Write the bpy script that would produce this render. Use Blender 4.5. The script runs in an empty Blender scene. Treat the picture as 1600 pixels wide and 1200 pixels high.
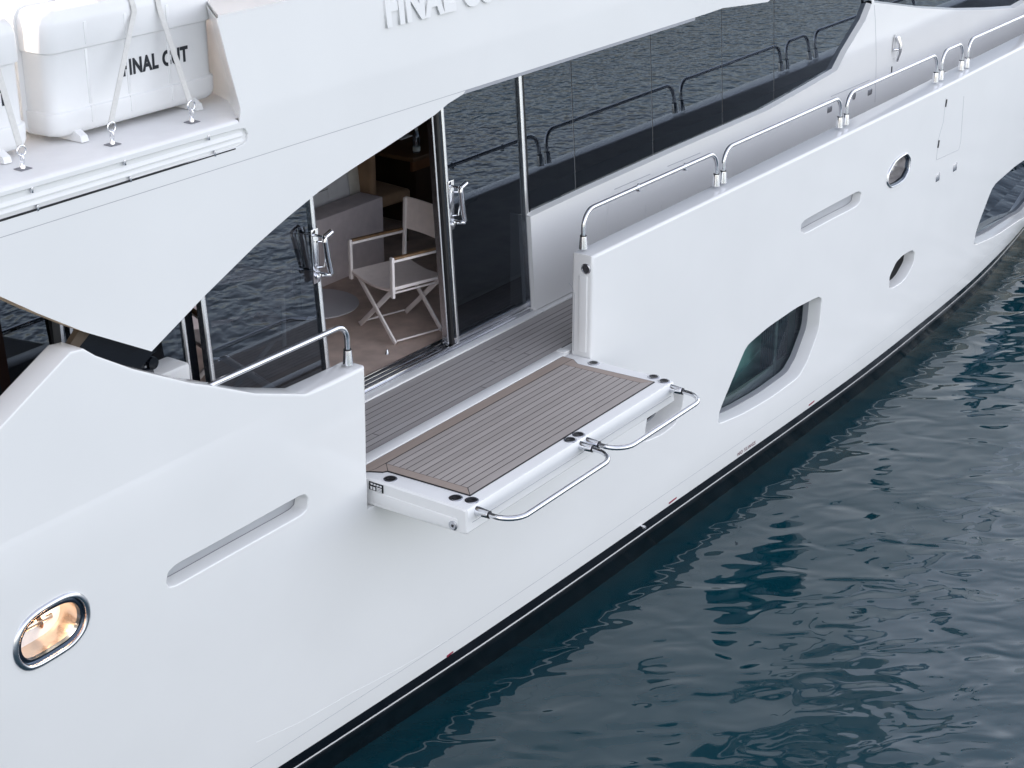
import bpy, bmesh, math, random
from math import radians, sin, cos, pi
from mathutils import Vector, Matrix, geometry
random.seed(7)
S = bpy.context.scene
COL = S.collection

# ------------------------------------------------------------------ camera
# boat frame: +X towards the bow, +Y inboard (to port), z = 0 the side deck; water at z = -2
FPX, TP = 2680.0, 1135.0/2680.0
PITCH = math.atan(TP); YAW = math.atan2(2062.0, 2911.0)
CAM = Vector((0, 0, 4.56))
cd = bpy.data.cameras.new('camera'); cam = bpy.data.objects.new('camera', cd); COL.objects.link(cam)
cd.sensor_width = 36.0; cd.lens = FPX/1600*36.0; cd.clip_start = 0.1; cd.clip_end = 3000
cam.location = CAM; cam.rotation_euler = (pi/2-PITCH, 0, YAW-pi/2)
S.camera = cam
S.render.resolution_x = 1024; S.render.resolution_y = 768

# ------------------------------------------------------------------ light
SUN_DIR = Vector((-0.35, 0.83, 0.43)).normalized()      # towards the sun: behind the superstructure
EL = math.asin(SUN_DIR.z); AZ = math.atan2(SUN_DIR.x, SUN_DIR.y)
w = bpy.data.worlds.new('World'); S.world = w; w.use_nodes = True
nt = w.node_tree; bg = nt.nodes['Background']
sky = nt.nodes.new('ShaderNodeTexSky'); sky.sky_type = 'NISHITA'; sky.sun_disc = False
sky.sun_elevation = EL; sky.sun_rotation = AZ; sky.air_density = 1.0; sky.dust_density = 1.6; sky.ozone_density = 1.0
hs = nt.nodes.new('ShaderNodeHueSaturation'); hs.inputs['Saturation'].default_value = 0.42   # thin bright haze whitens the sky
tn = nt.nodes.new('ShaderNodeVectorMath'); tn.operation = 'MULTIPLY'; tn.inputs[1].default_value = (1.055, .995, .98)
nt.links.new(sky.outputs[0], hs.inputs['Color']); nt.links.new(hs.outputs[0], tn.inputs[0]); nt.links.new(tn.outputs[0], bg.inputs[0])
bg.inputs[1].default_value = 0.13
sd = bpy.data.lights.new('sun', 'SUN'); sun = bpy.data.objects.new('sun', sd); COL.objects.link(sun)
sd.energy = 3.0; sd.angle = radians(0.6); sd.color = (1.0, 0.87, 0.76)
sun.rotation_euler = SUN_DIR.to_track_quat('Z', 'Y').to_euler()
S.view_settings.view_transform = 'Standard'; S.view_settings.look = 'None'
S.view_settings.exposure = 2.10; S.view_settings.gamma = 1

# ------------------------------------------------------------------ measuring: photo sight lines met with the boat's real surfaces
_fw = Vector((cos(YAW)*cos(PITCH), sin(YAW)*cos(PITCH), -sin(PITCH)))
_up = Vector((cos(YAW)*sin(PITCH), sin(YAW)*sin(PITCH), cos(PITCH)))
_rt = Vector((sin(YAW), -cos(YAW), 0))
def ray(q): return _fw + _rt*((q[0]-800)/FPX) + _up*((600-q[1])/FPX)
def onz(q, z): r = ray(q); return CAM + r*((z-CAM.z)/r.z)
def ony(q, y): r = ray(q); return CAM + r*((y-CAM.y)/r.y)
def onsurf(q, f):
    y = 6.1
    for _ in range(12):
        p = ony(q, y); y = f(p.x, p.z)
    return (p.x, p.z)

# ------------------------------------------------------------------ materials
MATS = {}
def mat(name, col, rough=0.5, metal=0.0, coat=0.0, noise=0.0, nscale=8.0, spec=0.5, bump=0.0, bscale=40.0, ior=1.45):
    m = bpy.data.materials.new(name); m.use_nodes = True; t = m.node_tree; b = t.nodes['Principled BSDF']
    b.inputs['Base Color'].default_value = (*col, 1); b.inputs['Roughness'].default_value = rough
    b.inputs['Metallic'].default_value = metal; b.inputs['Coat Weight'].default_value = coat
    b.inputs['Coat Roughness'].default_value = 0.04
    b.inputs['Specular IOR Level'].default_value = spec; b.inputs['IOR'].default_value = ior
    tc = t.nodes.new('ShaderNodeTexCoord')
    if noise:
        n = t.nodes.new('ShaderNodeTexNoise'); n.inputs['Scale'].default_value = nscale; n.inputs['Detail'].default_value = 4
        r = t.nodes.new('ShaderNodeMapRange'); r.inputs[1].default_value = .3; r.inputs[2].default_value = .7
        r.inputs[3].default_value = 1-noise; r.inputs[4].default_value = 1+noise*.6
        v = t.nodes.new('ShaderNodeVectorMath'); v.operation = 'SCALE'; v.inputs[0].default_value = col
        t.links.new(tc.outputs['Object'], n.inputs['Vector']); t.links.new(n.outputs[0], r.inputs[0])
        t.links.new(r.outputs[0], v.inputs['Scale']); t.links.new(v.outputs[0], b.inputs['Base Color'])
    if bump:
        n = t.nodes.new('ShaderNodeTexNoise'); n.inputs['Scale'].default_value = bscale; n.inputs['Detail'].default_value = 3
        bp = t.nodes.new('ShaderNodeBump'); bp.inputs['Strength'].default_value = bump; bp.inputs['Distance'].default_value = .002
        t.links.new(tc.outputs['Object'], n.inputs['Vector']); t.links.new(n.outputs[0], bp.inputs['Height'])
        t.links.new(bp.outputs[0], b.inputs['Normal'])
    MATS[name] = m; return m

GEL = mat('white_gelcoat', (.80, .80, .79), rough=.13, noise=.02, nscale=1.3, spec=.5)
t = GEL.node_tree; tcn = t.nodes.new('ShaderNodeTexCoord')
nz = t.nodes.new('ShaderNodeTexNoise'); nz.inputs['Scale'].default_value = 1.1; nz.inputs['Detail'].default_value = 1
bp = t.nodes.new('ShaderNodeBump'); bp.inputs['Strength'].default_value = .35; bp.inputs['Distance'].default_value = .012
t.links.new(tcn.outputs['Object'], nz.inputs['Vector']); t.links.new(nz.outputs[0], bp.inputs['Height'])
t.links.new(bp.outputs[0], t.nodes['Principled BSDF'].inputs['Normal'])
GELM = mat('satin_white_deck_paint', (.79, .79, .79), rough=.42, noise=.03, nscale=9, bump=.25, bscale=350)
GELP = mat('white_moulding', (.82, .82, .81), rough=.3, noise=.02, nscale=5)
RAFTW = mat('white_fibreglass_canister', (.79, .79, .785), rough=.28, noise=.03, nscale=4, bump=.2, bscale=30)
SEAM = mat('dark_joint_line', (.20, .20, .22), rough=.6)
SEAML = mat('grey_joint_line', (.38, .39, .42), rough=.6)
CHROME = mat('polished_stainless', (.74, .75, .78), rough=.09, metal=1, noise=.05, nscale=20)
STEEL = mat('brushed_steel', (.55, .56, .6), rough=.25, metal=1, noise=.08, nscale=30)
BLACK = mat('black_rubber', (.012, .012, .014), rough=.45, noise=.2, nscale=20)
BLACKG = mat('black_gloss_band', (.006, .008, .012), rough=.12, noise=.15, nscale=3, spec=.3)
BOTTOM = mat('black_antifouling', (.005, .008, .011), rough=.16, noise=.4, nscale=6, bump=.5, bscale=7, spec=.22)
WHITEL = mat('white_coach_line', (.8, .8, .8), rough=.25)
RED = mat('dark_red_mark', (.25, .012, .04), rough=.4)
CARPET = mat('taupe_carpet', (.60, .47, .40), rough=.95, noise=.25, nscale=5, bump=.6, bscale=220)
WALLIN = mat('dark_walnut_panelling', (.045, .028, .017), rough=.4, noise=.35, nscale=3)
CEIL = mat('saloon_headlining', (.35, .32, .29), rough=.9)
SOFAM = mat('mauve_grey_upholstery', (.80, .70, .70), rough=.95, noise=.08, nscale=12, bump=.6, bscale=260)
SOFAT = mat('grey_white_cushion_fabric', (.80, .78, .78), rough=.95, noise=.06, nscale=9, bump=.5, bscale=200)
DCHM = mat('brown_upholstery', (.36, .23, .14), rough=.9, noise=.2, nscale=6, bump=.5, bscale=150)
TEXT = mat('canvas_textile', (.84, .74, .70), rough=.9, noise=.05, nscale=20, bump=.6, bscale=500)
ALUW = mat('white_lacquered_aluminium', (.86, .80, .78), rough=.35, noise=.03, nscale=8)
TEAKARM = mat('varnished_armrest_teak', (.24, .14, .07), rough=.5, noise=.3, nscale=25)
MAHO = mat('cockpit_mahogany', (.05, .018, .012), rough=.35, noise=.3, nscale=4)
TABLEM = mat('grey_lacquer_plate', (.55, .54, .57), rough=.35)
CREAM = mat('cream_bounce_tint', (.72, .56, .40), rough=.4)  # warm bounce light on the wing edge put into the colour
STRAPM = mat('white_webbing', (.66, .65, .62), rough=.85, noise=.06, nscale=60, bump=.6, bscale=400)
INK = mat('black_lettering', (.015, .018, .025), rough=.5)
GREYF = mat('grey_window_gasket', (.25, .26, .28), rough=.45, noise=.08, nscale=6)
SCREEN = mat('dark_rubber_seal', (.02, .022, .025), rough=.4)
PORTIN = mat('port_teal_curtain', (.13, .22, .215), rough=.8, noise=.25, nscale=5)
NIGHT = mat('black_void', (.004, .004, .005), rough=.9)

def wood(name, c1, c2, rough=.6):
    m = bpy.data.materials.new(name); m.use_nodes = True; t = m.node_tree; b = t.nodes['Principled BSDF']
    tc = t.nodes.new('ShaderNodeTexCoord'); mp = t.nodes.new('ShaderNodeMapping'); mp.inputs['Scale'].default_value = (2.5, 45, 45)
    n = t.nodes.new('ShaderNodeTexNoise'); n.inputs['Scale'].default_value = 1.6; n.inputs['Detail'].default_value = 6; n.inputs['Roughness'].default_value = .65
    n2 = t.nodes.new('ShaderNodeTexNoise'); n2.inputs['Scale'].default_value = 2.2; n2.inputs['Detail'].default_value = 3
    a = t.nodes.new('ShaderNodeAttribute'); a.attribute_name = 'tone'
    def mth(op, *v):
        k = t.nodes.new('ShaderNodeMath'); k.operation = op
        for i, x in enumerate(v):
            if isinstance(x, (int, float)): k.inputs[i].default_value = x
            else: t.links.new(x, k.inputs[i])
        return k.outputs[0]
    t.links.new(tc.outputs['Object'], mp.inputs[0]); t.links.new(mp.outputs[0], n.inputs['Vector']); t.links.new(tc.outputs['Object'], n2.inputs['Vector'])
    f = mth('ADD', mth('MULTIPLY', n.outputs[0], .55), mth('ADD', mth('MULTIPLY', n2.outputs[0], .45), mth('MULTIPLY', a.outputs['Fac'], .5)))
    r = t.nodes.new('ShaderNodeValToRGB'); r.color_ramp.elements[0].position = .3; r.color_ramp.elements[1].position = .95
    r.color_ramp.elements[0].color = (*c1, 1); r.color_ramp.elements[1].color = (*c2, 1)
    t.links.new(f, r.inputs[0]); t.links.new(r.outputs[0], b.inputs['Base Color']); b.inputs['Roughness'].default_value = rough
    b.inputs['Specular IOR Level'].default_value = .25
    bp = t.nodes.new('ShaderNodeBump'); bp.inputs['Strength'].default_value = .3; bp.inputs['Distance'].default_value = .001
    t.links.new(n.outputs[0], bp.inputs['Height']); t.links.new(bp.outputs[0], b.inputs['Normal'])
    return m
TEAK = wood('weathered_teak', (.385, .348, .325), (.50, .455, .43))
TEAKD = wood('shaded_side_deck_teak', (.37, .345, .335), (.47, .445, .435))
TEAKM = wood('teak_margin_boards', (.34, .275, .235), (.45, .375, .33))

def glassmat(name, refl, tint, rough=0.0, power=1.0):
    """tinted glazing: mirror share grows with grazing view, the rest passes tinted light"""
    m = bpy.data.materials.new(name); m.use_nodes = True; t = m.node_tree; t.nodes.clear()
    o = t.nodes.new('ShaderNodeOutputMaterial'); mx = t.nodes.new('ShaderNodeMixShader')
    g = t.nodes.new('ShaderNodeBsdfGlossy'); g.inputs['Roughness'].default_value = rough; g.inputs['Color'].default_value = (.74, .85, 1, 1)
    tr = t.nodes.new('ShaderNodeBsdfTransparent'); tr.inputs[0].default_value = (*tint, 1)
    lw = t.nodes.new('ShaderNodeFresnel'); lw.inputs['IOR'].default_value = 1.5
    mr = t.nodes.new('ShaderNodeMapRange'); mr.inputs[1].default_value = 0; mr.inputs[2].default_value = .3
    mr.inputs[3].default_value = refl*.4; mr.inputs[4].default_value = refl*1.7
    n = t.nodes.new('ShaderNodeTexNoise'); n.inputs['Scale'].default_value = 1.2
    bp = t.nodes.new('ShaderNodeBump'); bp.inputs['Strength'].default_value = .05; bp.inputs['Distance'].default_value = .01
    tc = t.nodes.new('ShaderNodeTexCoord'); t.links.new(tc.outputs['Object'], n.inputs['Vector'])
    t.links.new(n.outputs[0], bp.inputs['Height']); t.links.new(bp.outputs[0], g.inputs['Normal'])
    t.links.new(lw.outputs[0], mr.inputs[0]); t.links.new(mr.outputs[0], mx.inputs[0])
    t.links.new(tr.outputs[0], mx.inputs[1]); t.links.new(g.outputs[0], mx.inputs[2]); t.links.new(mx.outputs[0], o.inputs[0])
    return m
GLASS = glassmat('dark_tinted_saloon_glass', .16, (.13, .145, .16))
GLASSB = glassmat('black_tinted_glass', .15, (.05, .06, .07))
PORTG = glassmat('port_light_glass', .09, (.75, .92, .88))
GLASSB2 = glassmat('dark_port_light_glass', .15, (.03, .04, .045))
SMOKE = glassmat('smoked_windbreak_glass', .14, (.25, .27, .30))
CLEAR = glassmat('clear_plastic', .25, (.92, .95, .95))

# ------------------------------------------------------------------ builders
def link(o, parent=None):
    COL.objects.link(o)
    if parent: o.parent = parent
    return o
def tag(o, label=None, cat=None, group=None, kind=None):
    if label: o['label'] = label
    if cat: o['category'] = cat
    if group: o['group'] = group
    if kind: o['kind'] = kind
    return o
def empty(name, loc, rz=0):
    o = bpy.data.objects.new(name, None); o.empty_display_size = .2
    o.location = loc; o.rotation_euler = (0, 0, rz); return link(o)
def origin(o):
    while o.parent: o = o.parent
    return o.location.copy()

class B:
    """collects shapes in one bmesh and links them as one object"""
    def __init__(s): s.bm = bmesh.new(); s.tone = s.bm.verts.layers.float.new('tone'); s.n = 0
    def mark(s, v, tone):
        for x in v: x[s.tone] = tone
    def box(s, x0, x1, y0, y1, z0, z1, bev=0, seg=2, M=None, tone=0.):
        r = bmesh.ops.create_cube(s.bm, size=1, matrix=Matrix.Translation(((x0+x1)/2, (y0+y1)/2, (z0+z1)/2)) @ Matrix.Diagonal((abs(x1-x0), abs(y1-y0), abs(z1-z0), 1)))
        v = r['verts']
        if bev:
            e = list({e for x in v for e in x.link_edges})
            r = bmesh.ops.bevel(s.bm, geom=e, offset=bev, segments=seg, profile=.5, affect='EDGES')
            v = list({x for f in r['faces'] for x in f.verts} | {x for x in v if x.is_valid})
            full = set(v); st = list(v)
            while st:
                for e in st.pop().link_edges:
                    for x in e.verts:
                        if x not in full: full.add(x); st.append(x)
            v = list(full)
        if M: bmesh.ops.transform(s.bm, matrix=M, verts=v)
        s.mark(v, tone); return s
    def tube(s, pts, r, n=14, caps=True, close=False, r2=None):
        P = [Vector(p) for p in pts]; N = len(P); rings = []; up = None
        for i, p in enumerate(P):
            if close: d = (P[(i+1) % N]-P[i-1])
            else: d = (P[min(i+1, N-1)]-P[max(i-1, 0)])
            d.normalize()
            if up is None:
                up = Vector((0, 0, 1)) if abs(d.z) < .9 else Vector((1, 0, 0))
            a = (up - d*up.dot(d)).normalized(); up = a; b = d.cross(a)
            rr = r if r2 is None else r+(r2-r)*i/(N-1)
            rings.append([s.bm.verts.new(p+a*rr*cos(2*pi*k/n)+b*rr*sin(2*pi*k/n)) for k in range(n)])
        M = N if close else N-1
        for i in range(M):
            A, C = rings[i], rings[(i+1) % N]
            for k in range(n):
                s.bm.faces.new((A[k], A[(k+1) % n], C[(k+1) % n], C[k]))
        if caps and not close:
            s.bm.faces.new(rings[0][::-1]); s.bm.faces.new(rings[-1])
        return s
    def prism(s, poly, f0, f1, tone=0.):
        """poly: list of 2-D points; f0, f1 map a point to the two faces"""
        A = [s.bm.verts.new(f0(p)) for p in poly]; C = [s.bm.verts.new(f1(p)) for p in poly]; n = len(poly)
        s.bm.faces.new(A); s.bm.faces.new(C[::-1])
        for i in range(n): s.bm.faces.new((A[(i+1) % n], A[i], C[i], C[(i+1) % n]))
        s.mark(A+C, tone); return s
    def plate(s, poly, z0, z1, tone=0.): return s.prism(poly, lambda p: (p[0], p[1], z1), lambda p: (p[0], p[1], z0), tone)
    def wall(s, poly, y0, y1, tone=0.): return s.prism(poly, lambda p: (p[0], y0, p[1]), lambda p: (p[0], y1, p[1]), tone)
    def lathe(s, prof, c=(0, 0, 0), n=32, axis='Z', M=None):
        rings = []
        for r, h in prof:
            ring = []
            for k in range(n):
                a = 2*pi*k/n
                p = {'Z': (r*cos(a), r*sin(a), h), 'Y': (r*cos(a), h, r*sin(a)), 'X': (h, r*cos(a), r*sin(a))}[axis]
                p = Vector(p)
                if M: p = M @ p
                ring.append(s.bm.verts.new(p+Vector(c)))
            rings.append(ring)
        for A, C in zip(rings, rings[1:]):
            for k in range(n): s.bm.faces.new((A[k], A[(k+1) % n], C[(k+1) % n], C[k]))
        s.bm.faces.new(rings[0][::-1]); s.bm.faces.new(rings[-1]); return s
    def bar(s, p0, p1, wx, wy, side=(0, 0, 1), bev=.003):
        p0, p1 = Vector(p0), Vector(p1); d = (p1-p0); L = d.length; d.normalize()
        b = Vector(side).cross(d).normalized(); a = d.cross(b)
        M = Matrix((( *b, 0), (*a, 0), (*d, 0), (0, 0, 0, 1))).transposed(); M.translation = (p0+p1)/2
        s.box(-wx/2, wx/2, -wy/2, wy/2, -L/2, L/2, bev, 2, M); return s
    def strips(s, rings, close=True):
        """rings: list of equal point lists bridged in order"""
        R = [[s.bm.verts.new(p) for p in ring] for ring in rings]; n = len(R[0])
        for A, C in zip(R, R[1:]):
            for k in range(n if close else n-1):
                s.bm.faces.new((A[k], A[(k+1) % n], C[(k+1) % n], C[k]))
        return R
    def build(s, name, m, parent=None, world=True, smooth=38, recalc=True, out=False):
        if out:
            s.bm.normal_update()
            for f in list(s.bm.faces):
                if f.normal.y > 0: f.normal_flip()
        elif recalc: bmesh.ops.recalc_face_normals(s.bm, faces=s.bm.faces)
        me = bpy.data.meshes.new(name); s.bm.to_mesh(me); s.bm.free()
        if parent and world: me.transform(Matrix.Translation(-origin(parent)))
        me.materials.append(m)
        if smooth is not None: me.shade_smooth(); me.set_sharp_from_angle(angle=radians(smooth))
        else: me.shade_flat()
        o = bpy.data.objects.new(name, me); return link(o, parent)

def chaikin(p, it=2, close=True, k=.25):
    for _ in range(it):
        q = []; n = len(p)
        for i in range(n if close else n-1):
            a, b = p[i], p[(i+1) % n]
            q += [(a[0]*(1-k)+b[0]*k, a[1]*(1-k)+b[1]*k), (a[0]*k+b[0]*(1-k), a[1]*k+b[1]*(1-k))]
        if not close: q = [p[0]]+q+[p[-1]]
        p = q
    return p
def area(p): return sum(p[i-1][0]*p[i][1]-p[i][0]*p[i-1][1] for i in range(len(p)))/2
def ccw(p): return p if area(p) > 0 else p[::-1]
def inside(q, poly):
    x, y = q; c = False; n = len(poly); j = n-1
    for i in range(n):
        xi, yi = poly[i]; xj, yj = poly[j]
        if (yi > y) != (yj > y) and x < (xj-xi)*(y-yi)/(yj-yi)+xi: c = not c
        j = i
    return c
def offset(poly, d, close=True):
    """move a ccw outline inwards by d (outwards when negative)"""
    n = len(poly); out = []
    for i in range(n):
        p = Vector(poly[i]); a = Vector(poly[i-1]) if (close or i) else None; b = Vector(poly[(i+1) % n]) if (close or i < n-1) else None
        e1 = (p-a).normalized() if a else (b-p).normalized(); e2 = (b-p).normalized() if b else e1
        n1 = Vector((-e1.y, e1.x)); n2 = Vector((-e2.y, e2.x)); m = (n1+n2)
        if m.length < 1e-4: m = n1
        m.normalize(); c = max(.45, m.dot(n1)); out.append(tuple(p+m*(d/c)))
    return out
def resample(poly, step, close=True):
    out = []; n = len(poly)
    for i in range(n if close else n-1):
        a, b = Vector(poly[i]), Vector(poly[(i+1) % n]); L = (b-a).length; k = max(1, int(L/step))
        out += [tuple(a.lerp(b, j/k)) for j in range(k)]
    if not close: out.append(poly[-1])
    return out

def surf_panel(name, outer, holes, f, m, parent, grid=.25, extra_z=(), dy=0.0, flip=False):
    """triangulated skin on the surface y = f(x, z), with holes; smooth analytic normals"""
    outer = resample(ccw(outer), grid*.6); V = []; E = []
    def add(loop):
        k = len(V); V.extend(Vector(p) for p in loop); n = len(loop)
        E.extend((k+i, k+(i+1) % n) for i in range(n))
    add(outer); H = [ccw(h) for h in holes]
    for h in H: add(h)
    xs = [p[0] for p in outer]; zs = [p[1] for p in outer]
    zl = []; z = min(zs)+grid
    while z < max(zs): zl.append(z); z += grid
    zl += list(extra_z); loops = [outer]+H
    x = min(xs)+grid*.5
    while x < max(xs):
        for z in zl:
            q = (x, z)
            if inside(q, outer) and not any(inside(q, h) for h in H):
                if min(min((abs(q[0]-p[0])+abs(q[1]-p[1])) for p in L) for L in loops) > .03: V.append(Vector(q))
        x += grid
    r = geometry.delaunay_2d_cdt(V, E, [], 0, 1e-6)
    vs, fs = r[0], r[2]; F = []
    for t3 in fs:
        c = (sum(vs[i][0] for i in t3)/len(t3), sum(vs[i][1] for i in t3)/len(t3))
        if inside(c, outer) and not any(inside(c, h) for h in H): F.append(tuple(t3))
    O = origin(parent); me = bpy.data.meshes.new(name); e = .004; nrm = []
    co = []
    for v in vs:
        x, z = v; co.append((x-O.x, f(x, z)+dy-O.y, z-O.z))
        dx = (f(x+e, z)-f(x-e, z))/(2*e); dz = (f(x, z+e)-f(x, z-e))/(2*e)
        n = Vector((dx, -1, dz)).normalized(); nrm.append(-n if flip else n)
    G = []
    for t3 in F:
        a, b, c = (Vector(co[i]) for i in t3[:3]); n = (b-a).cross(c-a)
        G.append(t3 if (n.y < 0) != flip else t3[::-1])
    me.from_pydata(co, [], G); me.materials.append(m); me.shade_smooth(); me.normals_split_custom_set_from_vertices(nrm)
    o = bpy.data.objects.new(name, me); return link(o, parent)

# ------------------------------------------------------------------ hull form
def interp(x, tab):
    if x <= tab[0][0]: (a, u), (b, v) = tab[0], tab[1]; return u+(v-u)*(x-a)/(b-a)
    if x >= tab[-1][0]: (a, u), (b, v) = tab[-2], tab[-1]; return u+(v-u)*(x-a)/(b-a)
    for i in range(len(tab)-1):
        if tab[i][0] <= x <= tab[i+1][0]:
            x0, y0 = tab[i]; x1, y1 = tab[i+1]; h = x1-x0; s = (x-x0)/h
            m0 = ((y1-tab[i-1][1])/(x1-tab[i-1][0])) if i else (y1-y0)/h
            m1 = ((tab[i+2][1]-y0)/(tab[i+2][0]-x0)) if i+2 < len(tab) else (y1-y0)/h
            return (2*s**3-3*s*s+1)*y0+(s**3-2*s*s+s)*h*m0+(-2*s**3+3*s*s)*y1+(s**3-s*s)*h*m1
T_TOP = [(-6, 6.25), (3, 6.06), (7, 6.05), (17.5, 6.05), (20, 6.12), (23, 6.45), (27, 7.4), (31, 9.6)]
T_BOT = [(-6, 6.5), (3, 6.36), (6.3, 6.18), (8.2, 6.088), (10.5, 6.026), (13.7, 5.975), (15.3, 6.0), (17, 6.065), (18.3, 6.17), (19.4, 6.295), (21, 6.53), (24, 7.25), (27, 8.3), (30, 9.6)]
T_WL = [(-6, 6.55), (3, 6.45), (7.3, 6.215), (8.8, 6.13), (11.3, 6.095), (14.7, 6.075), (16.2, 6.135), (17.9, 6.24), (18.8, 6.36), (20.3, 6.6), (24, 7.5), (27, 8.7), (29, 9.6)]
def hullY(x, z):
    a = interp(x, T_TOP)
    if z >= .70:
        s = min(1, max(0, (z-.70)/.04)); aft = min(1, max(0, (6.6-x)/1.2))
        return a+.0035*s*aft
    b = interp(x, T_BOT)
    if z >= -1.65:
        t_ = (.70-z)/2.35; y = a+(b-a)*t_**1.5
        return y
    c = interp(x, T_WL); s = min(1.4, (-1.65-z)/.35); return b+(c-b)*s
HT = -1.65
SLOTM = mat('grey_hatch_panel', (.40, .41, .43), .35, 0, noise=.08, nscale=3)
def H2(pts): return ccw(chaikin([onsurf(q, hullY) for q in pts], 3, k=.22))
def H(pts, it=2): return ccw(chaikin([onsurf(q, hullY) for q in pts], it, k=.13))

# =================================================================== the yacht
yacht = empty('motor_yacht', (9, 9.7, -2))
tag(yacht, 'long white motor yacht with its side balcony folded down above calm water', 'yacht')

win_a = H([(1122, 664), (1124, 642), (1163, 548), (1170, 537), (1200, 511), (1245, 480), (1279, 463), (1285, 466), (1280, 516), (1262, 565), (1248, 590), (1205, 622), (1160, 648)])
win_b = H([(1520, 385), (1526, 358), (1549, 297), (1556, 286), (1588, 258), (1618, 238), (1652, 220), (1652, 250), (1636, 300), (1608, 336), (1590, 346), (1556, 369)])
win_c = H([(1006, 692), (1008, 672), (1013, 642), (1030, 625), (1052, 612), (1068, 606), (1070, 616), (1066, 642), (1055, 664), (1034, 680)])
scup = H([(1389, 450), (1390, 432), (1400, 410), (1410, 399), (1425, 390), (1430, 394), (1428, 412), (1416, 434), (1409, 442), (1395, 451)])
slot_f = H([(1251, 362), (1252, 350), (1258, 343), (1300, 320), (1341, 298), (1347, 301), (1344, 317), (1337, 324), (1300, 343), (1258, 366)])
slot_a = H([(259, 912), (262, 894), (275, 881), (370, 829), (466, 775), (477, 771), (483, 778), (481, 796), (472, 806), (370, 863), (275, 917), (264, 919)])
fair_a = H2([(26, 1020), (28, 1000), (38, 978), (55, 961), (80, 945), (102, 934), (120, 932), (132, 943), (135, 962), (129, 983), (112, 1005), (84, 1023), (60, 1037), (44, 1042), (31, 1034)])
fair_f = H([(1386, 286), (1388, 270), (1397, 254), (1406, 246), (1416, 240), (1421, 248), (1419, 265), (1412, 279), (1402, 287), (1391, 292)])

# outline of the starboard skin, gate notch and aft wing included (drawn 25 mm inside the real edge)
wing = [(478, 616), (400, 615), (325, 602), (300, 599), (250, 587), (209, 577), (150, 556), (115, 545)]
wingp = [onsurf(q, hullY) for q in wing]
wa = onsurf((0, 668), hullY); wt = wingp[-1]
d = ((wa[0]-wt[0])/(wt[1]-wa[1])); 
top_edge = [(31, 1.35), (26, 1.06), (22, .86), (18.6, .775), (17, .765), (16.2, .757), (15.6, .752), (9.5, .752), (9.5, -.19), (7.06, -.19), (7.06, .752)] + [(6.75, .752)] + wingp[:-1] + [(wt[0]+.06, wt[1]-.02), (wt[0]-.02, wt[1]-.01)] + [(wt[0]+d*(wt[1]-.78), .78), (-6, .78)]
BEV = .022
hull_out = [(-6, HT), (31, HT)] + offset(ccw([(-6, -8), (31, -8)]+top_edge), BEV)[2:]
holes = [win_a, win_b, win_c, scup, slot_f, slot_a, fair_a, fair_f]
hull = surf_panel('hull', hull_out, holes, hullY, GEL, yacht, grid=.3, extra_z=(.70, .712, .725, .737, .748, .76))
tag(hull, 'white hull side in shade')

def thick(x): return .17+.02*min(1, max(0, (x-9.5)/3))+.05*min(1, max(0, (x-12)/4))
# bulwark: cap, gate ends, wing edge and inner skin follow the same outline
edge0 = resample(offset(ccw([(-6, -8), (31, -8)]+top_edge), BEV)[2:], .08, False)
edge1 = []
b = B(); N_ = len(edge0)
full = [(-40, -8), (40, -8)]
def edgenorm(i):
    a = Vector(edge0[max(0, i-1)]); c = Vector(edge0[min(N_-1, i+1)]); p = Vector(edge0[i])
    n = Vector((0, 0))
    for u, v in ((a, p), (p, c)):
        e_ = (v-u)
        if e_.length > 1e-6: e_.normalize(); n += Vector((e_.y, -e_.x))
    n.normalize(); e_ = (c-p) if (c-p).length > 1e-6 else (p-a); e_.normalize()
    k = max(.6, n.dot(Vector((e_.y, -e_.x)))); return n/k
prof = [(0, 0, 0), (.3, 0, .02), (.72, 0, .28), (.95, 0, .68), (1, 0, 1.0)]
rings = []; WP = {0: (0, 0), .3: (.5, .004), .72: (.85, .03), .95: (.96, .12), 1: (1, .3)}
for o_, inn, dpt in prof + [(1, 1, -1.0), (.9, 1, -.5), (.6, 1, -.15), (0, 1, 0)]:
    ring = []
    for i, p in enumerate(edge0):
        n = edgenorm(i); o2 = o_
        wng = 1 if (p[0] < 6.55 or -.3 < p[1] < .0) else 0
        if wng and not inn: o2, dp2 = WP[o_]
        else: dp2 = dpt
        x, z = p[0]+n.x*BEV*o2, p[1]+n.y*BEV*o2
        y = hullY(p[0], p[1]) + (thick(p[0]) if inn else 0) + dp2*BEV
        ring.append((x, y, z))
    rings.append(ring)
b.strips(rings, close=False)
b.build('bulwark_cap', GEL, yacht, smooth=50)
inner = [(-6, 0)] + [(31, 0)] + offset(ccw([(-6, -8), (31, -8)]+top_edge), BEV)[2:]
inner_poly = [(-6, -.2), (31, -.2)] + [p for p in offset(ccw([(-6, -8), (31, -8)]+top_edge), BEV)[2:]]
surf_panel('bulwark_inner_face', inner_poly, [], lambda x, z: hullY(x, .5 if z < .5 else z)+thick(x), GELM, yacht, grid=.4, flip=True)

# boot stripe, coach line, antifouling: bands below the white skin
def band(name, z0, z1, m, dy, parent=yacht, n=4, x0=-6, x1=29.5):
    b = B(); xs = [x0+(x1-x0)*i/140 for i in range(141)]
    b.strips([[(x, hullY(x, z0+(z1-z0)*k/n)+dy, z0+(z1-z0)*k/n) for x in xs] for k in range(n+1)], close=False)
    return b.build(name, m, parent, smooth=60)
band('boot_stripe', HT, HT-.098, BLACKG, .0, yacht)
band('coach_line', HT-.098, HT-.113, WHITEL, -.002, yacht, 1)
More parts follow.
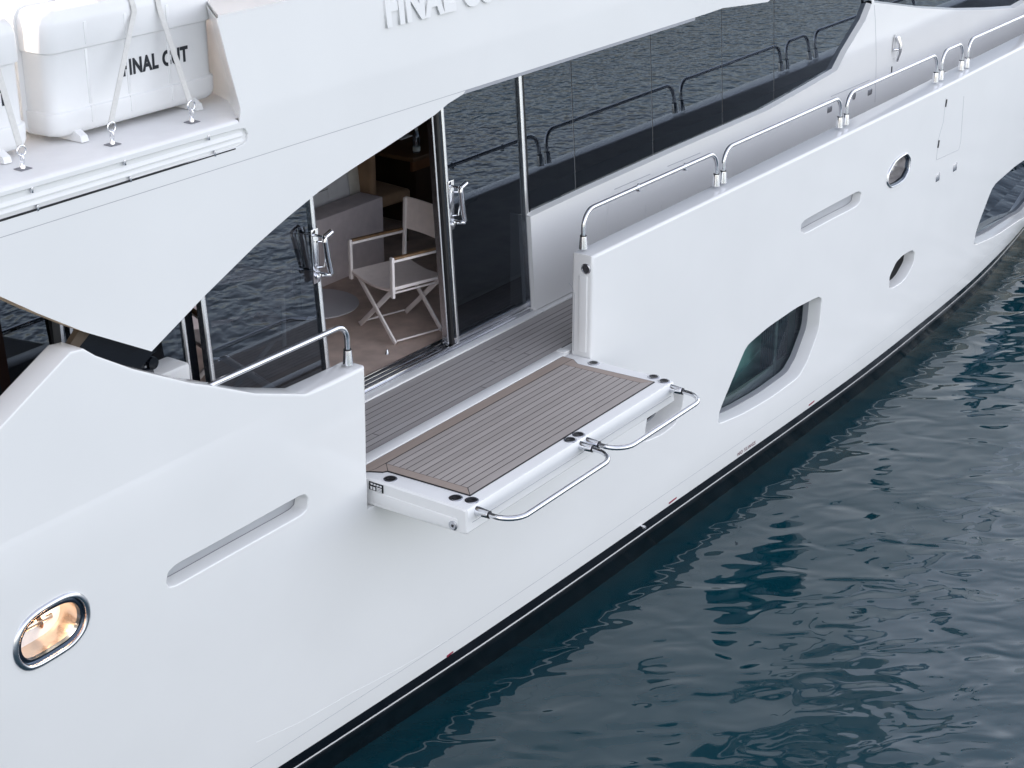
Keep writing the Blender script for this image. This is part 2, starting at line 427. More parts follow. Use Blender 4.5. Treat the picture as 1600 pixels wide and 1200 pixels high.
# antifouled bottom: rubbing moulding right under the line, then down under water
b = B(); xs = [-6+35.5*i/140 for i in range(141)]
b.strips([[(x, hullY(x, z)+o_, z) for x in xs] for z, o_ in ((HT-.113, 0), (HT-.120, -.010), (HT-.150, -.014), (HT-.165, -.004), (-2.0, 0), (-2.6, .25), (-3.4, 1.2))], close=False)
b.build('antifouled_bottom', BOTTOM, yacht, smooth=30)
# port side and bottom closing the body, so the boat is whole
b = B(); xs = [-6+37*i/40 for i in range(41)]
b.strips([[(x, 19.4-hullY(x, z), z) for x in xs] for z in (.75, 0, -.8, -1.65, -2.2, -3.4)], close=False)
b.build('port_hull_side', GEL, yacht, smooth=60)

def hole_walls(name, hole, depth, m, parent=None, inset=0., f=hullY, lip=.007, close_back=None, dyo=0.):
    h = ccw(hole); b = B(); r = []
    for off, dp in ((-.001, 0.0), (lip*.35, lip*.12), (lip*.8, lip*.5), (lip, lip*1.1), (lip+inset, depth)):
        hh = offset(h, off) if off > 0 else h
        r.append([(p[0], f(p[0], p[1])+dp+dyo, p[1]) for p in hh])
    b.strips(r); back = offset(h, lip+inset)
    o = b.build(name, m, parent or yacht, smooth=60)
    if close_back:
        nm, bm_ = close_back; c = B(); c.bm.faces.new([c.bm.verts.new((p[0], f(p[0], p[1])+depth-.0005, p[1])) for p in back])
        c.build(nm, bm_, o, smooth=None)
    return o, back
# big hull windows: white recess, grey gasket, pane, dim cabin behind
for hw, first in ((win_a, True), (win_b, False)):
    o, bk = hole_walls('hull_window', hw, .115, GEL, inset=.012)
    g = B(); bk = ccw(bk); r = []
    for off, dp in ((0, .1155), (.004, .118), (.016, .16)):
        r.append([(p[0], hullY(p[0], p[1])+dp, p[1]) for p in (offset(bk, off) if off else bk)])
    g.strips(r); g.build('gasket', GREYF, o, smooth=30)
    pb = offset(bk, .0155); pn = B(); pn.bm.faces.new([pn.bm.verts.new((p[0], hullY(p[0], p[1])+.158, p[1])) for p in pb]); pn.build('pane', PORTG if first else GLASSB2, o, smooth=None, out=True)
    if not first: continue
    xs_ = [p[0] for p in pb]; zs_ = [p[1] for p in pb]; x0, x1, z0, z1 = min(xs_), max(xs_), min(zs_), max(zs_)
    yy = hullY((x0+x1)/2, (z0+z1)/2)
    c = B()
    for k in range(26):      # pleated curtain drawn over the forward half
        xa = x0+.12+(x1-x0)*.66+k*.02
        c.box(xa, xa+.012, yy+.30+.012*(k % 2), yy+.315+.012*(k % 2), z0-.1, z1+.1)
    c.build('curtain', SCREEN, o)
    c = B(); c.box(x0-.2, x1+.4, yy+.42, yy+.44, z0-.3, z1+.3); c.box(x0-.3, x1+.5, yy+.24, yy+.42, z0-.32, z0-.3); c.build('cabin_lining', PORTIN, o)
    c = B(); xx = x0+.13
    c.box(x0-.05, x0+.20, yy+.195, yy+.215, z0-.05, z1+.05, .004); c.box(x0+.74*(x1-x0), x0+.77*(x1-x0), yy+.195, yy+.215, z0-.05, z1+.05, .004)
    c.box(x0-.05, x1+.05, yy+.196, yy+.214, z0-.05, z0+.085, .004); c.build('inner_frame', SCREEN, o)
o, bk = hole_walls('hull_window', win_c, .21, GEL, inset=.01); pn = B()
pn.bm.faces.new([pn.bm.verts.new((p[0], hullY(p[0], p[1])+.208, p[1])) for p in bk]); pn.build('pane', BLACKG, o, smooth=None, out=True)
g = B(); g.tube([(p[0], hullY(p[0], p[1])+.205, p[1]) for p in bk], .012, 8, close=True); g.build('gasket', GREYF, o)
hole_walls('scupper', scup, .105, GEL, inset=.01, close_back=('opening', NIGHT))
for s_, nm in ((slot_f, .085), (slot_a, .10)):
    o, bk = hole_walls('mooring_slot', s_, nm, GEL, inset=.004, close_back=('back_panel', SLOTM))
    g = B(); g.tube([(p[0], hullY(p[0], p[1])+nm-.002, p[1]) for p in resample(bk, .05)], .0025, 6, close=True); g.build('joint_line', SEAM, o)

def fairlead(hole, w_, depth, inner_m, lit):
    h = ccw(hole); o = None
    b = B(); r = []
    for off, dp in ((-w_*.9, .001), (-w_*.8, -.009), (-w_*.3, -.016), (0, -.014), (w_*.15, -.006), (w_*.2, .01)):
        r.append([(p[0], hullY(p[0], p[1])+dp, p[1]) for p in offset(h, off)])
    b.strips(r); o = b.build('fairlead', mat('satin_fairlead_rim', (.66, .68, .72), .22, 1) if 'satin_fairlead_rim' not in MATS else MATS['satin_fairlead_rim'], yacht, smooth=70)
    b = B(); r = []
    for off, dp in ((w_*.2, .008), (w_*.5, .004), (w_*1.0, .006), (w_*1.05, .03)):
        r.append([(p[0], hullY(p[0], p[1])+dp, p[1]) for p in offset(h, off)])
    b.strips(r); b.build('liner_ring', mat('dark_blue_steel', (.10, .13, .17), .22, 1) if 'dark_blue_steel' not in MATS else MATS['dark_blue_steel'], o, smooth=60)
    b = B(); r = []
    k0 = offset(h, w_*1.05)
    cx = sum(p[0] for p in h)/len(h); cz = sum(p[1] for p in h)/len(h)
    for s, dp in ((1, .03), (1.03, .08), (1.0, .13), (.86, depth)):
        r.append([(cx+(p[0]-cx)*s, hullY(p[0], p[1])+dp, cz+(p[1]-cz)*s) for p in k0])
    R = b.strips(r); b.bm.faces.new(R[-1]); b.build('throat', inner_m, o, smooth=50)
    # roller and guide inside the throat
    b = B(); y = hullY(cx, cz); zz = cz
    b.tube([(cx-.11, y+depth*.72, zz-.02), (cx+.13, y+depth*.72, zz-.02)], .022, 16)
    b.lathe([(.03, -.012), (.045, 0), (.03, .012)], (cx+.05, y+depth*.72, zz-.02), 20, 'X'); b.build('roller', inner_m, o)
    return o, (cx, y, cz)
SUNTINT = mat('sunglow_tinted_throat', (.80, .66, .54), .2, 1, noise=.2, nscale=9, bump=1.2, bscale=9)  # warm metal colour stands in for sunlight reflected in the steel throat
fl, (cx, cy, cz) = fairlead(fair_a, .03, .22, SUNTINT, True)
tag(fl, 'oval mooring fairlead with steel throat tinted and lit to glow warm')
ld = bpy.data.lights.new('fairlead_glow_fill', 'POINT'); ld.energy = .22; ld.color = (1, .72, .48); ld.shadow_soft_size = .02  # added point light imitating sun glow inside the fairlead
lo = bpy.data.objects.new('fairlead_glow_fill', ld); link(lo, fl); lo.location = Vector((cx+.10, cy+.10, cz+.05))-origin(fl)
fairlead(fair_f, .016, .16, mat('satin_steel_throat', (.70, .68, .68), .3, .75, noise=.3, nscale=14, bump=1, bscale=14), False)

# engraved lines, hatch, vents, drain marks on the hull
def hline(name, pts, m, r=.0022, parent=hull, dy=0.):
    b = B(); b.tube([(p[0], hullY(*p)+dy, p[1]) for p in resample(pts, .1, False)], r, 6); return b.build(name, m, parent)
xs = [-6+36*i/90 for i in range(91)]
b = B(); b.tube([(x, hullY(x, -1.52)+.001, -1.52) for x in xs], .0022, 6); b.build('moulding_line', SEAML, hull)
hatch = [onsurf(q, hullY) for q in ((1478, 153), (1474, 190), (1466, 218), (1463, 250), (1498, 234), (1501, 222), (1506, 150))]
b = B(); b.tube([(p[0], hullY(*p)+.0005, p[1]) for p in resample(hatch, .06, False)], .0022, 6); hx = b.build('hatch_joint', SEAML, hull)
for a_, c_ in (((1479, 155), (1477, 167)), ((1467, 219), (1465, 231))):
    p, q = onsurf(a_, hullY), onsurf(c_, hullY); b = B()
    b.bar((p[0], hullY(*p)-.002, p[1]), (q[0], hullY(*q)-.002, q[1]), .022, .012, (0, 1, 0)); b.build('hinge', BLACK, hull)
for c_ in ((1492, 261), (1465, 277)):
    p = onsurf(c_, hullY); b = B(); y = hullY(*p)
    b.box(p[0]-.045, p[0]+.045, y-.006, y+.01, p[1]-.04, p[1]+.04, .004); o = b.build('vent', STEEL, hull)
    b = B()
    for k in range(3): b.box(p[0]-.035+k*.026, p[0]-.02+k*.026, y-.008, y, p[1]-.033, p[1]+.033)
    b.build('vent_slot', SEAML, hull) if False else b.bm.free()
for c_, r_ in (((1268, 630), .028), ((1051, 782), .03), ((703, 1022), .018)):
    p = onsurf(c_, hullY); b = B(); y = hullY(*p)
    b.bar((p[0]-r_*2, y-.001, p[1]-.002), (p[0]+r_*2, y-.001, p[1]+.002), .014, .004, (0, 1, 0)); b.build('drain_mark', RED, hull)
p = onsurf((1001, 822), hullY); b = B(); b.lathe([(.012, 0), (.014, .02), (.010, .05), (.006, .055)], (p[0], hullY(*p)-.045, p[1]), 12, 'Y'); b.build('drain_spout', CHROME, hull)
# faint butt joint and tape line low on the aft hull
hline('joint_line', [onsurf(q, hullY) for q in ((400, 1160), (470, 1128), (540, 1088), (620, 1046), (700, 1000))], GELM, .0015)

def text(s, size, extrude, m, name, parent, M, offs=0., spacing=1.0):
    c = bpy.data.curves.new(name, 'FONT'); c.body = s; c.size = size; c.extrude = extrude; c.offset = offs; c.space_character = spacing; c.resolution_u = 6
    o = bpy.data.objects.new(name, c); COL.objects.link(o); dg = bpy.context.evaluated_depsgraph_get(); dg.update()
    me = bpy.data.meshes.new_from_object(o.evaluated_get(dg)); bpy.data.objects.remove(o); bpy.data.curves.remove(c)
    me.transform(M)
    if parent: me.transform(Matrix.Translation(-origin(parent)))
    me.materials.clear(); me.materials.append(m); me.name = name
    return link(bpy.data.objects.new(name, me), parent)
FACE = Matrix.Rotation(pi/2, 4, 'X')       # letters stand up and face outboard
p = onsurf((1152, 713), hullY); q = onsurf((1186, 690), hullY)
text('NO SLINGS', .06, .0008, mat('faded_maroon_print', (.16, .05, .07), .5), 'lettering', hull, Matrix.Translation((p[0], hullY(*p)-.002, p[1])) @ Matrix.Rotation(math.atan2(hullY(*q)-hullY(*p), q[0]-p[0]), 4, 'Z') @ FACE @ Matrix.Diagonal((.85, .75, 1, 1)), 0, 1.25)

# ------------------------------------------------------------------ rails
def rail_path(x0, x1, y, zb, h, r=.085, out=(0, 0, 1)):
    O = Vector(out); a = Vector((x0, y, zb)); c = Vector((x1, y, zb)); P = [a+O*.07]; X = Vector((1 if x1 > x0 else -1, 0, 0))
    for k in range(9):
        t_ = pi/2*k/8; P.append(a+O*(h-r)+X*r+O*(r*sin(t_))-X*(r*cos(t_)))
    n = 10
    for k in range(1, n): P.append(a.lerp(c, 0)+O*h+X*(r+(abs(x1-x0)-2*r)*k/n))
    for k in range(9):
        t_ = pi/2*(1-k/8); P.append(c+O*(h-r)-X*r+O*(r*sin(t_))+X*(r*cos(t_)))
    P.append(c+O*.07); return P
def rail(x0, x1, y, zb, h, parent, out=(0, 0, 1), r=.0165, bend=.1, label=None, feet=(True, True)):
    b = B(); b.tube(rail_path(x0, x1, y, zb, h, bend, out), r, 16); o = b.build('handrail', CHROME, parent)
    if label: o['label'] = label
    O = Vector(out); Q = O.to_track_quat('Z', 'Y').to_matrix().to_4x4()
    for x, ok in ((x0, feet[0]), (x1, feet[1])):
        if not ok: continue
        c = B(); c.lathe([(.031, 0), (.030, .01), (.0245, .085), (.0235, .09)], (x, y, zb), 20, 'Z', Q); f_ = c.build('foot_socket', CHROME, o)
        c = B(); c.lathe([(.0235, .09), (.0235, .096)], (x, y, zb), 20, 'Z', Q); c.build('rubber_ring', BLACK, o)
    return o
for x0, x1 in ((9.56, 11.45), (11.56, 13.66), (13.79, 15.80), (15.93, 16.45), (16.60, 19.2)):
    rail(x0, x1, 6.165, .772, .27, yacht, bend=.12)
rail(5.2, 7.0, 6.13, .765, .25, yacht, bend=.09, feet=(False, True))
for x in (10.28, 10.95):
    b = B(); b.tube([(x, 6.165, 1.042-.030), (x, 6.165, 1.042+.024)], .009, 10); b.tube([(x, 6.15, 1.042-.022), (x, 6.18, 1.042-.022)], .012, 10); b.build('rail_clip', CHROME, yacht)
# ------------------------------------------------------------------ side deck, coaming, sill
deck_o = B(); deck_o.box(-5, 30, 6.15, 13.25, -.06, -.016); deck = deck_o.build('deck_moulding', GELM, yacht)
def planks(b, x0, x1, y0, y1, pw, z0, z1, gap=.0068, butt=True, seed=1):
    rnd = random.Random(seed); y = y0
    n = max(1, round((y1-y0)/pw)); pw = (y1-y0)/n
    for k in range(n):
        ya, yb = y0+k*pw+gap/2, y0+(k+1)*pw-gap/2; x = x0
        cuts = [x0]
        if butt:
            x = x0-rnd.uniform(0, 2.2)
            while x < x1:
                x += rnd.uniform(1.6, 2.9)
                if x0 < x < x1: cuts.append(x)
        cuts.append(x1)
        for a_, c_ in zip(cuts, cuts[1:]):
            b.box(a_+gap/2 if a_ > x0 else a_, c_-gap/2 if c_ < x1 else c_, ya, yb, z0, z1, tone=rnd.uniform(-.35, .45))
b = B(); b.box(4.8, 24, 6.26, 6.835, -.0155, -.0012); base = b.build('deck_caulking', BLACK, deck)
b = B(); b.box(4.8, 24, 6.758, 6.83, -.006, .0, tone=-.1); planks(b, 4.8, 24, 6.322, 6.754, .054, -.006, 0, seed=5); b.build('teak_planking', TEAKD, deck, smooth=None)
b = B()
b.box(7.075, 9.45, 6.215, 6.312, -.03, .012, .008)       # white coaming between deck and balcony
b.box(9.43, 9.50, 6.225, 6.30, -.03, .02, .006); b.box(4.9, 7.05, 6.22, 6.30, -.03, .004, .003); b.box(9.5, 24, 6.24, 6.31, -.03, .004, .003)
b.build('coaming', GELP, yacht)
b = B(); b.box(4.8, 10.06, 6.836, 6.905, -.05, .012, .004); b.box(10.03, 24, 6.836, 6.905, -.05, .006, .003); b.build('white_sill', GELP, yacht)
b = B(); b.box(6.3, 10.03, 6.905, 7.10, -.03, .018, .003); track = b.build('door_track', STEEL, yacht)
b = B()
for y in (6.925, 6.972, 7.02, 7.065): b.box(6.3, 10.02, y, y+.014, .018, .036, .004)
b.build('chrome_runner', CHROME, track)
b = B()
for y in (6.941, 6.988, 7.038): b.box(6.3, 10.02, y+.002, y+.026, .018, .022)
b.build('rubber_strip', BLACK, track)

# ------------------------------------------------------------------ fold-down balcony
PX0, PX1, PY0, PY1 = 7.10, 9.485, 5.35, 6.20
plat = B()
pr = [(PY1, -.002), (PY0+.020, -.002), (PY0+.008, -.006), (PY0+.003, -.016), (PY0-.001, -.075), (PY0, -.10), (PY0+.001, -.152), (PY0+.016, -.168), (6.03, -.185), (PY1, -.185)]
def tap(y): return .015*(PY1-y)
n = len(pr)
A = [plat.bm.verts.new((PX0+.012, y, z)) for y, z in pr]; A2 = [plat.bm.verts.new((PX0, y+(.012 if y < PY1-.1 and i < 6 else 0), z-(.012 if i < 3 else 0)+(.012 if i > 6 else 0))) for i, (y, z) in enumerate(pr)]
C = [plat.bm.verts.new((PX1-.012, y, z)) for y, z in pr]; C2 = [plat.bm.verts.new((PX1, y+(.012 if y < PY1-.1 and i < 6 else 0), z-(.012 if i < 3 else 0)+(.012 if i > 6 else 0))) for i, (y, z) in enumerate(pr)]
for U, W in ((A2, A), (A, C), (C, C2)):
    for i in range(n): plat.bm.faces.new((U[i], U[(i+1) % n], W[(i+1) % n], W[i]))
plat.bm.faces.new(A2); plat.bm.faces.new(C2[::-1])
balcony = plat.build('fold_down_balcony', GELP, yacht, smooth=30)
tag(balcony, 'white balcony lowered level from the bulwark gate')
b = B(); b.box(PX0-.006, PX0+.02, 5.42, 6.06, -.155, -.078, .006, 3); b.build('end_moulding', GELP, balcony)
b = B(); b.tube([(PX0+.05, PY0-.0005, -.100), (PX1-.05, PY0-.0005, -.100)], .002, 6); b.build('joint_line', SEAML, balcony)
outl = [(7.10, 6.21), (7.17, 6.115), (7.205, 6.07), (7.262, 6.085), (7.228, 6.06), (7.262, 5.447), (9.37, 5.447), (9.336, 6.05), (9.385, 6.12), (9.392, 6.213)]
base_poly = [(7.10, 6.21), (7.165, 6.14), (7.205, 6.065), (7.232, 6.05), (7.258, 5.444), (9.372, 5.444), (9.338, 6.05), (9.388, 6.118), (9.395, 6.213)]
b = B(); b.plate(base_poly, -.004, .0058); b.build('teak_caulking', BLACK, balcony, smooth=None)
b = B()
g = .0034
b.plate([(7.106, 6.208), (7.165, 6.142), (7.215, 6.127+g), (9.385, 6.127+g), (9.389, 6.209)], 0, .007, -.05)
b.plate([(7.168, 6.137), (7.207, 6.068), (7.234, 6.053), (7.30, 6.118), (7.30, 6.124), (7.215, 6.124)], 0, .0069, .1)
b.plate([(7.262, 5.452), (7.325, 5.515), (7.305, 6.118), (7.237, 6.049)], 0, .007, .15)
b.plate([(9.365, 5.452), (9.298, 5.515), (9.270, 6.124), (9.38, 6.124), (9.383, 6.118), (9.333, 6.05)], 0, .007, .25)
b.build('teak_margin', TEAKM, balcony, smooth=None)
b = B(); b.plate([(7.266, 5.449), (9.362, 5.449), (9.296, 5.511), (7.329, 5.511)], 0, .007, -.1)
rnd = random.Random(3); pw = (6.124-5.515)/12
for k in range(12):
    ya, yb = 5.515+k*pw+g, 5.515+(k+1)*pw-g
    xa = lambda y: 7.329-(y-5.515)*.033; xb = lambda y: 9.294-(y-5.515)*.046
    b.plate([(xa(ya), ya), (xb(ya), ya), (xb(yb), yb), (xa(yb), yb)], 0, .007, rnd.uniform(-.3, .4))
b.build('teak_planking', TEAK, balcony, smooth=None)
for x, y in ((7.167, 5.975), (7.192, 5.50), (7.222, 5.405), (8.262, 5.40), (8.360, 5.40), (9.455, 5.503), (9.432, 5.405), (9.426, 5.975)):
    b = B(); b.lathe([(.043, -.004), (.043, 0), (.038, .003), (.030, .003), (.027, -.001)], (x, y, 0), 28); o = b.build('deck_socket', STEEL, balcony)
    b = B(); b.lathe([(.031, .0005), (.031, .0032), (.015, .0036), (.012, .0015)], (x, y, 0), 24); b.build('socket_plug', BLACK, o)
rail(7.20, 8.31, PY0+.005, -.045, .27, balcony, out=(0, -1, 0), r=.0165, bend=.14, label='chrome rail at the aft half of the balcony edge')
rail(8.385, 9.44, PY0+.005, -.045, .27, balcony, out=(0, -1, 0), r=.0165, bend=.14, label='chrome rail at the forward half of the balcony edge')
b = B(); b.box(7.094, 7.1, 5.975, 6.085, -.072, -.018, .002); o = b.build('builder_plate', BLACKG, balcony)
b = B()
for k in range(3): b.box(7.0915, 7.0945, 5.985, 6.025, -.048-k*.010, -.042-k*.010)
for k in range(2): b.box(7.0915, 7.0945, 6.035+k*.022, 6.05+k*.022, -.066, -.046)
for k in range(4): b.box(7.0915, 7.0945, 5.985+k*.023, 6.0+k*.023, -.034, -.024)
b.build('plate_print', WHITEL, o)
b = B(); b.lathe([(.030, .0), (.030, -.006), (.024, -.009), (.012, -.009), (.009, -.004)], (7.094, 5.446, -.125), 26, 'X'); o = b.build('lock_boss', STEEL, balcony)
b = B(); b.lathe([(.008, -.0095), (.008, -.010)], (7.094, 5.446, -.125), 16, 'X'); b.build('lock_hole', BLACK, o)
# forward gate post: latch and shallow panels
b = B(); b.lathe([(.038, .0), (.038, -.004), (.030, -.007), (.028, -.003)], (9.5, 6.098, .652), 28, 'X'); o = b.build('gate_latch', STEEL, yacht)
b = B(); b.lathe([(.028, -.003), (.028, -.0045)], (9.5, 6.098, .652), 24, 'X'); b.build('latch_core', mat('latch_grey', (.12, .12, .13), .35, .8, noise=.4, nscale=60), o)
b = B(); b.tube([(9.498, 6.24, .52), (9.498, 6.215, .50), (9.498, 6.192, .45), (9.498, 6.192, .02)], .0018, 6)
b.build('gate_joint_line', SEAML, yacht)
b = B(); b.box(9.487, 9.5, 6.082, 6.150, .03, .60, .006, 3); b.build('gate_pad', GELP, yacht)
b = B(); b.box(7.00, 7.09, 6.10, 6.2, -.24, -.19, .004); b.build('gate_hinge', STEEL, yacht)

# ------------------------------------------------------------------ deckhouse side
def wallY(x, z): return 6.888+.066*z
def glassY(x, z): return 6.945+.066*z
def W(pts, it=1): return ccw(chaikin([onsurf(q, wallY) for q in pts], it, k=.12))
g0 = onsurf((823, 338), wallY)
strip = [(824, 341), (925, 294), (1060, 233), (1200, 172), (1262, 137), (1308, 110), (1322, 82), (1352, 32), (1362, 6)]
sw = [onsurf(q, wallY) for q in strip]
strip_win = ccw([(10.02, sw[0][1])] + sw[1:] + [(16.2, 2.6), (10.02, 2.6)])
up = [(1366, 4), (1400, 8), (1440, 13), (1500, 16), (1545, 15), (1586, 12), (1603, 2)]
uw = [onsurf(q, wallY) for q in up]
upper_win = ccw([(uw[0][0]+.02, 2.6)] + [(uw[0][0]+.03, uw[0][1])] + uw[1:] + [(uw[-1][0]+.8, 2.6)])
house_out = [(10.03, .006), (29, .006), (29, 2.62), (16.6, 2.62)] 
# polygon with the two glazed bays cut out of its top edge
poly = [(10.03, .012), (29, .012), (29, 2.6), (upper_win and uw[-1][0]+.8, 2.6)] + [p for p in reversed(uw)] + [(uw[0][0], 2.6), (sw[-1][0]+.02, 2.6)] + [p for p in reversed(sw[1:])] + [(10.03, sw[0][1])]
surf_panel('deckhouse_side', poly, [], wallY, GEL, yacht, grid=.3, extra_z=(.66, .69, .72, .75, .78))
dside = yacht
b = B(); path = [(10.03, sw[0][1])]+sw[1:]
pathr = resample(path, .06, False)
inp = offset([(p[0], p[1]) for p in pathr], .012, False)
b.strips([[(p[0], wallY(*p), p[1]) for p in pathr], [(p[0], glassY(*p)+.006, p[1]) for p in inp]], close=False); b.build('window_ledge', GEL, yacht, smooth=50)
pathr = resample(uw, .06, False); inp = offset(pathr, .02, False)
b = B(); b.strips([[(p[0], wallY(*p), p[1]) for p in pathr], [(p[0], glassY(*p)+.006, p[1]) for p in inp]], close=False); b.build('window_ledge', GEL, yacht, smooth=50)
# aft return of the lower panel
b = B(); zt = sw[0][1]
b.strips([[(10.03, wallY(0, z), z) for z in (.012, .2, .4, .6, .7, zt)], [(10.03, 7.12, z) for z in (.012, .2, .4, .6, .7, zt)]], close=False); b.build('panel_return', GEL, yacht)
def gpane(name, pts, m, parent=yacht, dy=0.0):
    b = B(); b.bm.faces.new([b.bm.verts.new((p[0], glassY(*p)+dy, p[1])) for p in pts])
    return b.build(name, m, parent, smooth=None, out=True)
xj = [onsurf((q, 160), glassY)[0] for q in ()]
# saloon window strip split into its panes by thin vertical joints
js = [onsurf((897, 230), glassY)[0], onsurf((1019, 180), glassY)[0], onsurf((1128, 120), glassY)[0], onsurf((1209, 100), glassY)[0]]
xs = [10.10] + js + [17.0]
for k, (a_, c_) in enumerate(zip(xs, xs[1:])):
    gpane('window_pane', [(a_+.006, .70), (c_-.006, .70), (c_-.006, 2.6), (a_+.006, 2.6)], GLASS)
b = B()
for x in js: b.box(x-.006, x+.006, glassY(x, .7)-.0, glassY(x, .7)+.02, .70, .71)
b.bm.free(); JM = mat('dark_pane_joint', (.13, .14, .15), .5)
for x in js:
    b = B(); b.strips([[(x-.0035, glassY(x, z)+.002, z) for z in (.7, 2.6)], [(x+.0035, glassY(x, z)+.002, z) for z in (.7, 2.6)]], close=False); b.build('window_joint', JM, yacht)
b = B(); b.strips([[(10.02, glassY(0, z)-.006, z) for z in (.70, 2.6)], [(10.105, glassY(0, z)-.006, z) for z in (.70, 2.6)]], close=False); b.build('black_post', BLACKG, yacht)
gpane('window_pane', [(16.3, .5), (24, .2), (24, 2.6), (16.3, 2.6)], GLASSB)
# black frit inside the sill of the strip
b = B(); b.strips([[(10.1, glassY(0, z)+.012, z) for z in (.7, .90)], [(17, glassY(0, z)+.012, z) for z in (.7, .90)]], close=False); b.build('glass_border', BLACK, yacht)
# service door forward: seam, handle, keyhole; flush tank fillers
def onwall(q): p = onsurf(q, wallY); return Vector((p[0], wallY(*p), p[1]))
b = B(); b.tube([onwall(q)+Vector((0, .001, 0)) for q in ((1366, 8), (1367.5, 30), (1368.5, 60), (1369, 90), (1368.5, 125), (1367, 160))], .003, 6); dr = b.build('service_door', SEAML, yacht)
P0, P1 = onwall((1398, 57)), onwall((1397, 95))
b = B(); b.lathe([(.001, .004), (.075, .003), (.08, 0)], (0, 0, 0), 28, 'Y', Matrix.Diagonal((.8, 1, 1.9, 1))); b.bm.transform(Matrix.Translation((P0+P1)/2+Vector((0, -.004, 0)))) if False else bmesh.ops.translate(b.bm, verts=b.bm.verts, vec=(P0+P1)/2+Vector((0, -.006, 0))); b.build('handle_plate', GELP, dr)
b = B(); b.tube([P0+Vector((0, -.03, 0)), P0.lerp(P1, .3)+Vector((0, -.06, 0)), P0.lerp(P1, .6)+Vector((0, -.06, 0)), P1+Vector((0, -.03, 0))], .026, 12, r2=.014)
b.tube([P0.lerp(P1, .5)+Vector((-.07, -.02, 0)), P0.lerp(P1, .5)+Vector((.0, -.05, 0))], .014, 10)
b.build('handle', CHROME, dr)
q = onwall((1393, 109)); b = B(); b.box(q.x-.01, q.x+.01, q.y-.006, q.y+.002, q.z-.035, q.z+.035, .003); b.build('keyhole', BLACK, dr)
for px_ in ((1296, 171), (1359, 144)):
    q = onwall(px_); b = B(); b.box(q.x-.05, q.x+.05, q.y-.006, q.y+.004, q.z-.03, q.z+.03, .006); b.build('courtesy_light', STEEL, yacht)
q = onwall((1334, 150)); b = B(); b.lathe([(.035, 0), (.035, -.008), (.02, -.012)], q, 20, 'Y'); b.build('deck_filler', STEEL, yacht)
for a_, c_ in (((960, 296), (1016, 272)), ((1043, 260), (1094, 239)), ((1298, 151), (1359, 125))):
    b = B(); b.tube([onwall(a_), onwall(c_)], .003, 6); b.build('panel_joint', SEAML, yacht)
for x_ in (949, 1008, 1034, 1090): 
    b = B(); b.tube([onwall((x_, 320)), onwall((x_+1, 380))], .002, 6); b.build('panel_joint', GELM, yacht)

# ------------------------------------------------------------------ saloon doors
XP = {k: onsurf(q, glassY)[0] for k, q in dict(p1=(327, 530), p2=(503, 470), p3=(703, 450), p4=(817, 300), p0=(285, 530)).items()}
ZT = 2.2
POSTM = mat('satin_polished_post', (.80, .81, .83), .26, 1, noise=.06, nscale=14)
def post(x, w_, name, parent, dy=-.012, z0=.03, d_=.035, m=POSTM):
    b = B(); pts = []
    b.strips([[(x, glassY(x, z)+dy, z) for z in (z0, ZT)], [(x, glassY(x, z)+dy-.010, z) for z in (z0, ZT)], [(x+w_*.2, glassY(x, z)+dy-.014, z) for z in (z0, ZT)],
              [(x+w_*.8, glassY(x, z)+dy-.014, z) for z in (z0, ZT)], [(x+w_, glassY(x, z)+dy-.010, z) for z in (z0, ZT)], [(x+w_, glassY(x, z)+dy+d_, z) for z in (z0, ZT)], [(x, glassY(x, z)+dy+d_, z) for z in (z0, ZT)], [(x, glassY(x, z)+dy, z) for z in (z0, ZT)]], close=False)
    return b.build(name, m, parent, smooth=50)
def door(x0, x1, edge_posts, dy, label=None):
    b = B(); b.strips([[(x0, glassY(0, z)+dy, z) for z in (.04, ZT)], [(x1, glassY(0, z)+dy, z) for z in (.04, ZT)]], close=False)
    o = b.build('sliding_door', GLASS, yacht, smooth=None, out=True)
    if label: o['label'] = label
    b = B(); b.box(x0, x1, glassY(0, .05)+dy-.012, glassY(0, .05)+dy+.03, .036, .075, .004); b.build('bottom_rail', STEEL, o)
    return o
dA = door(XP['p1'], XP['p2'], 1, .03, 'sliding glass door pushed aft')
post(XP['p2']-.01, .035, 'edge_post', dA, .02); post(XP['p1']-.02, .04, 'edge_post', dA, .02)
dF = door(XP['p3'], XP['p4'], 1, .0, 'sliding glass door forward of the opening')
post(XP['p3']+.018, .030, 'edge_post', dF, -.006); post(XP['p3']-.045, .024, 'jamb', dF, .03, m=STEEL); post(XP['p3']-.02, .03, 'brush_seal', dF, .01, m=BLACK); post(XP['p4']-.005, .038, 'edge_post', dF, -.01)
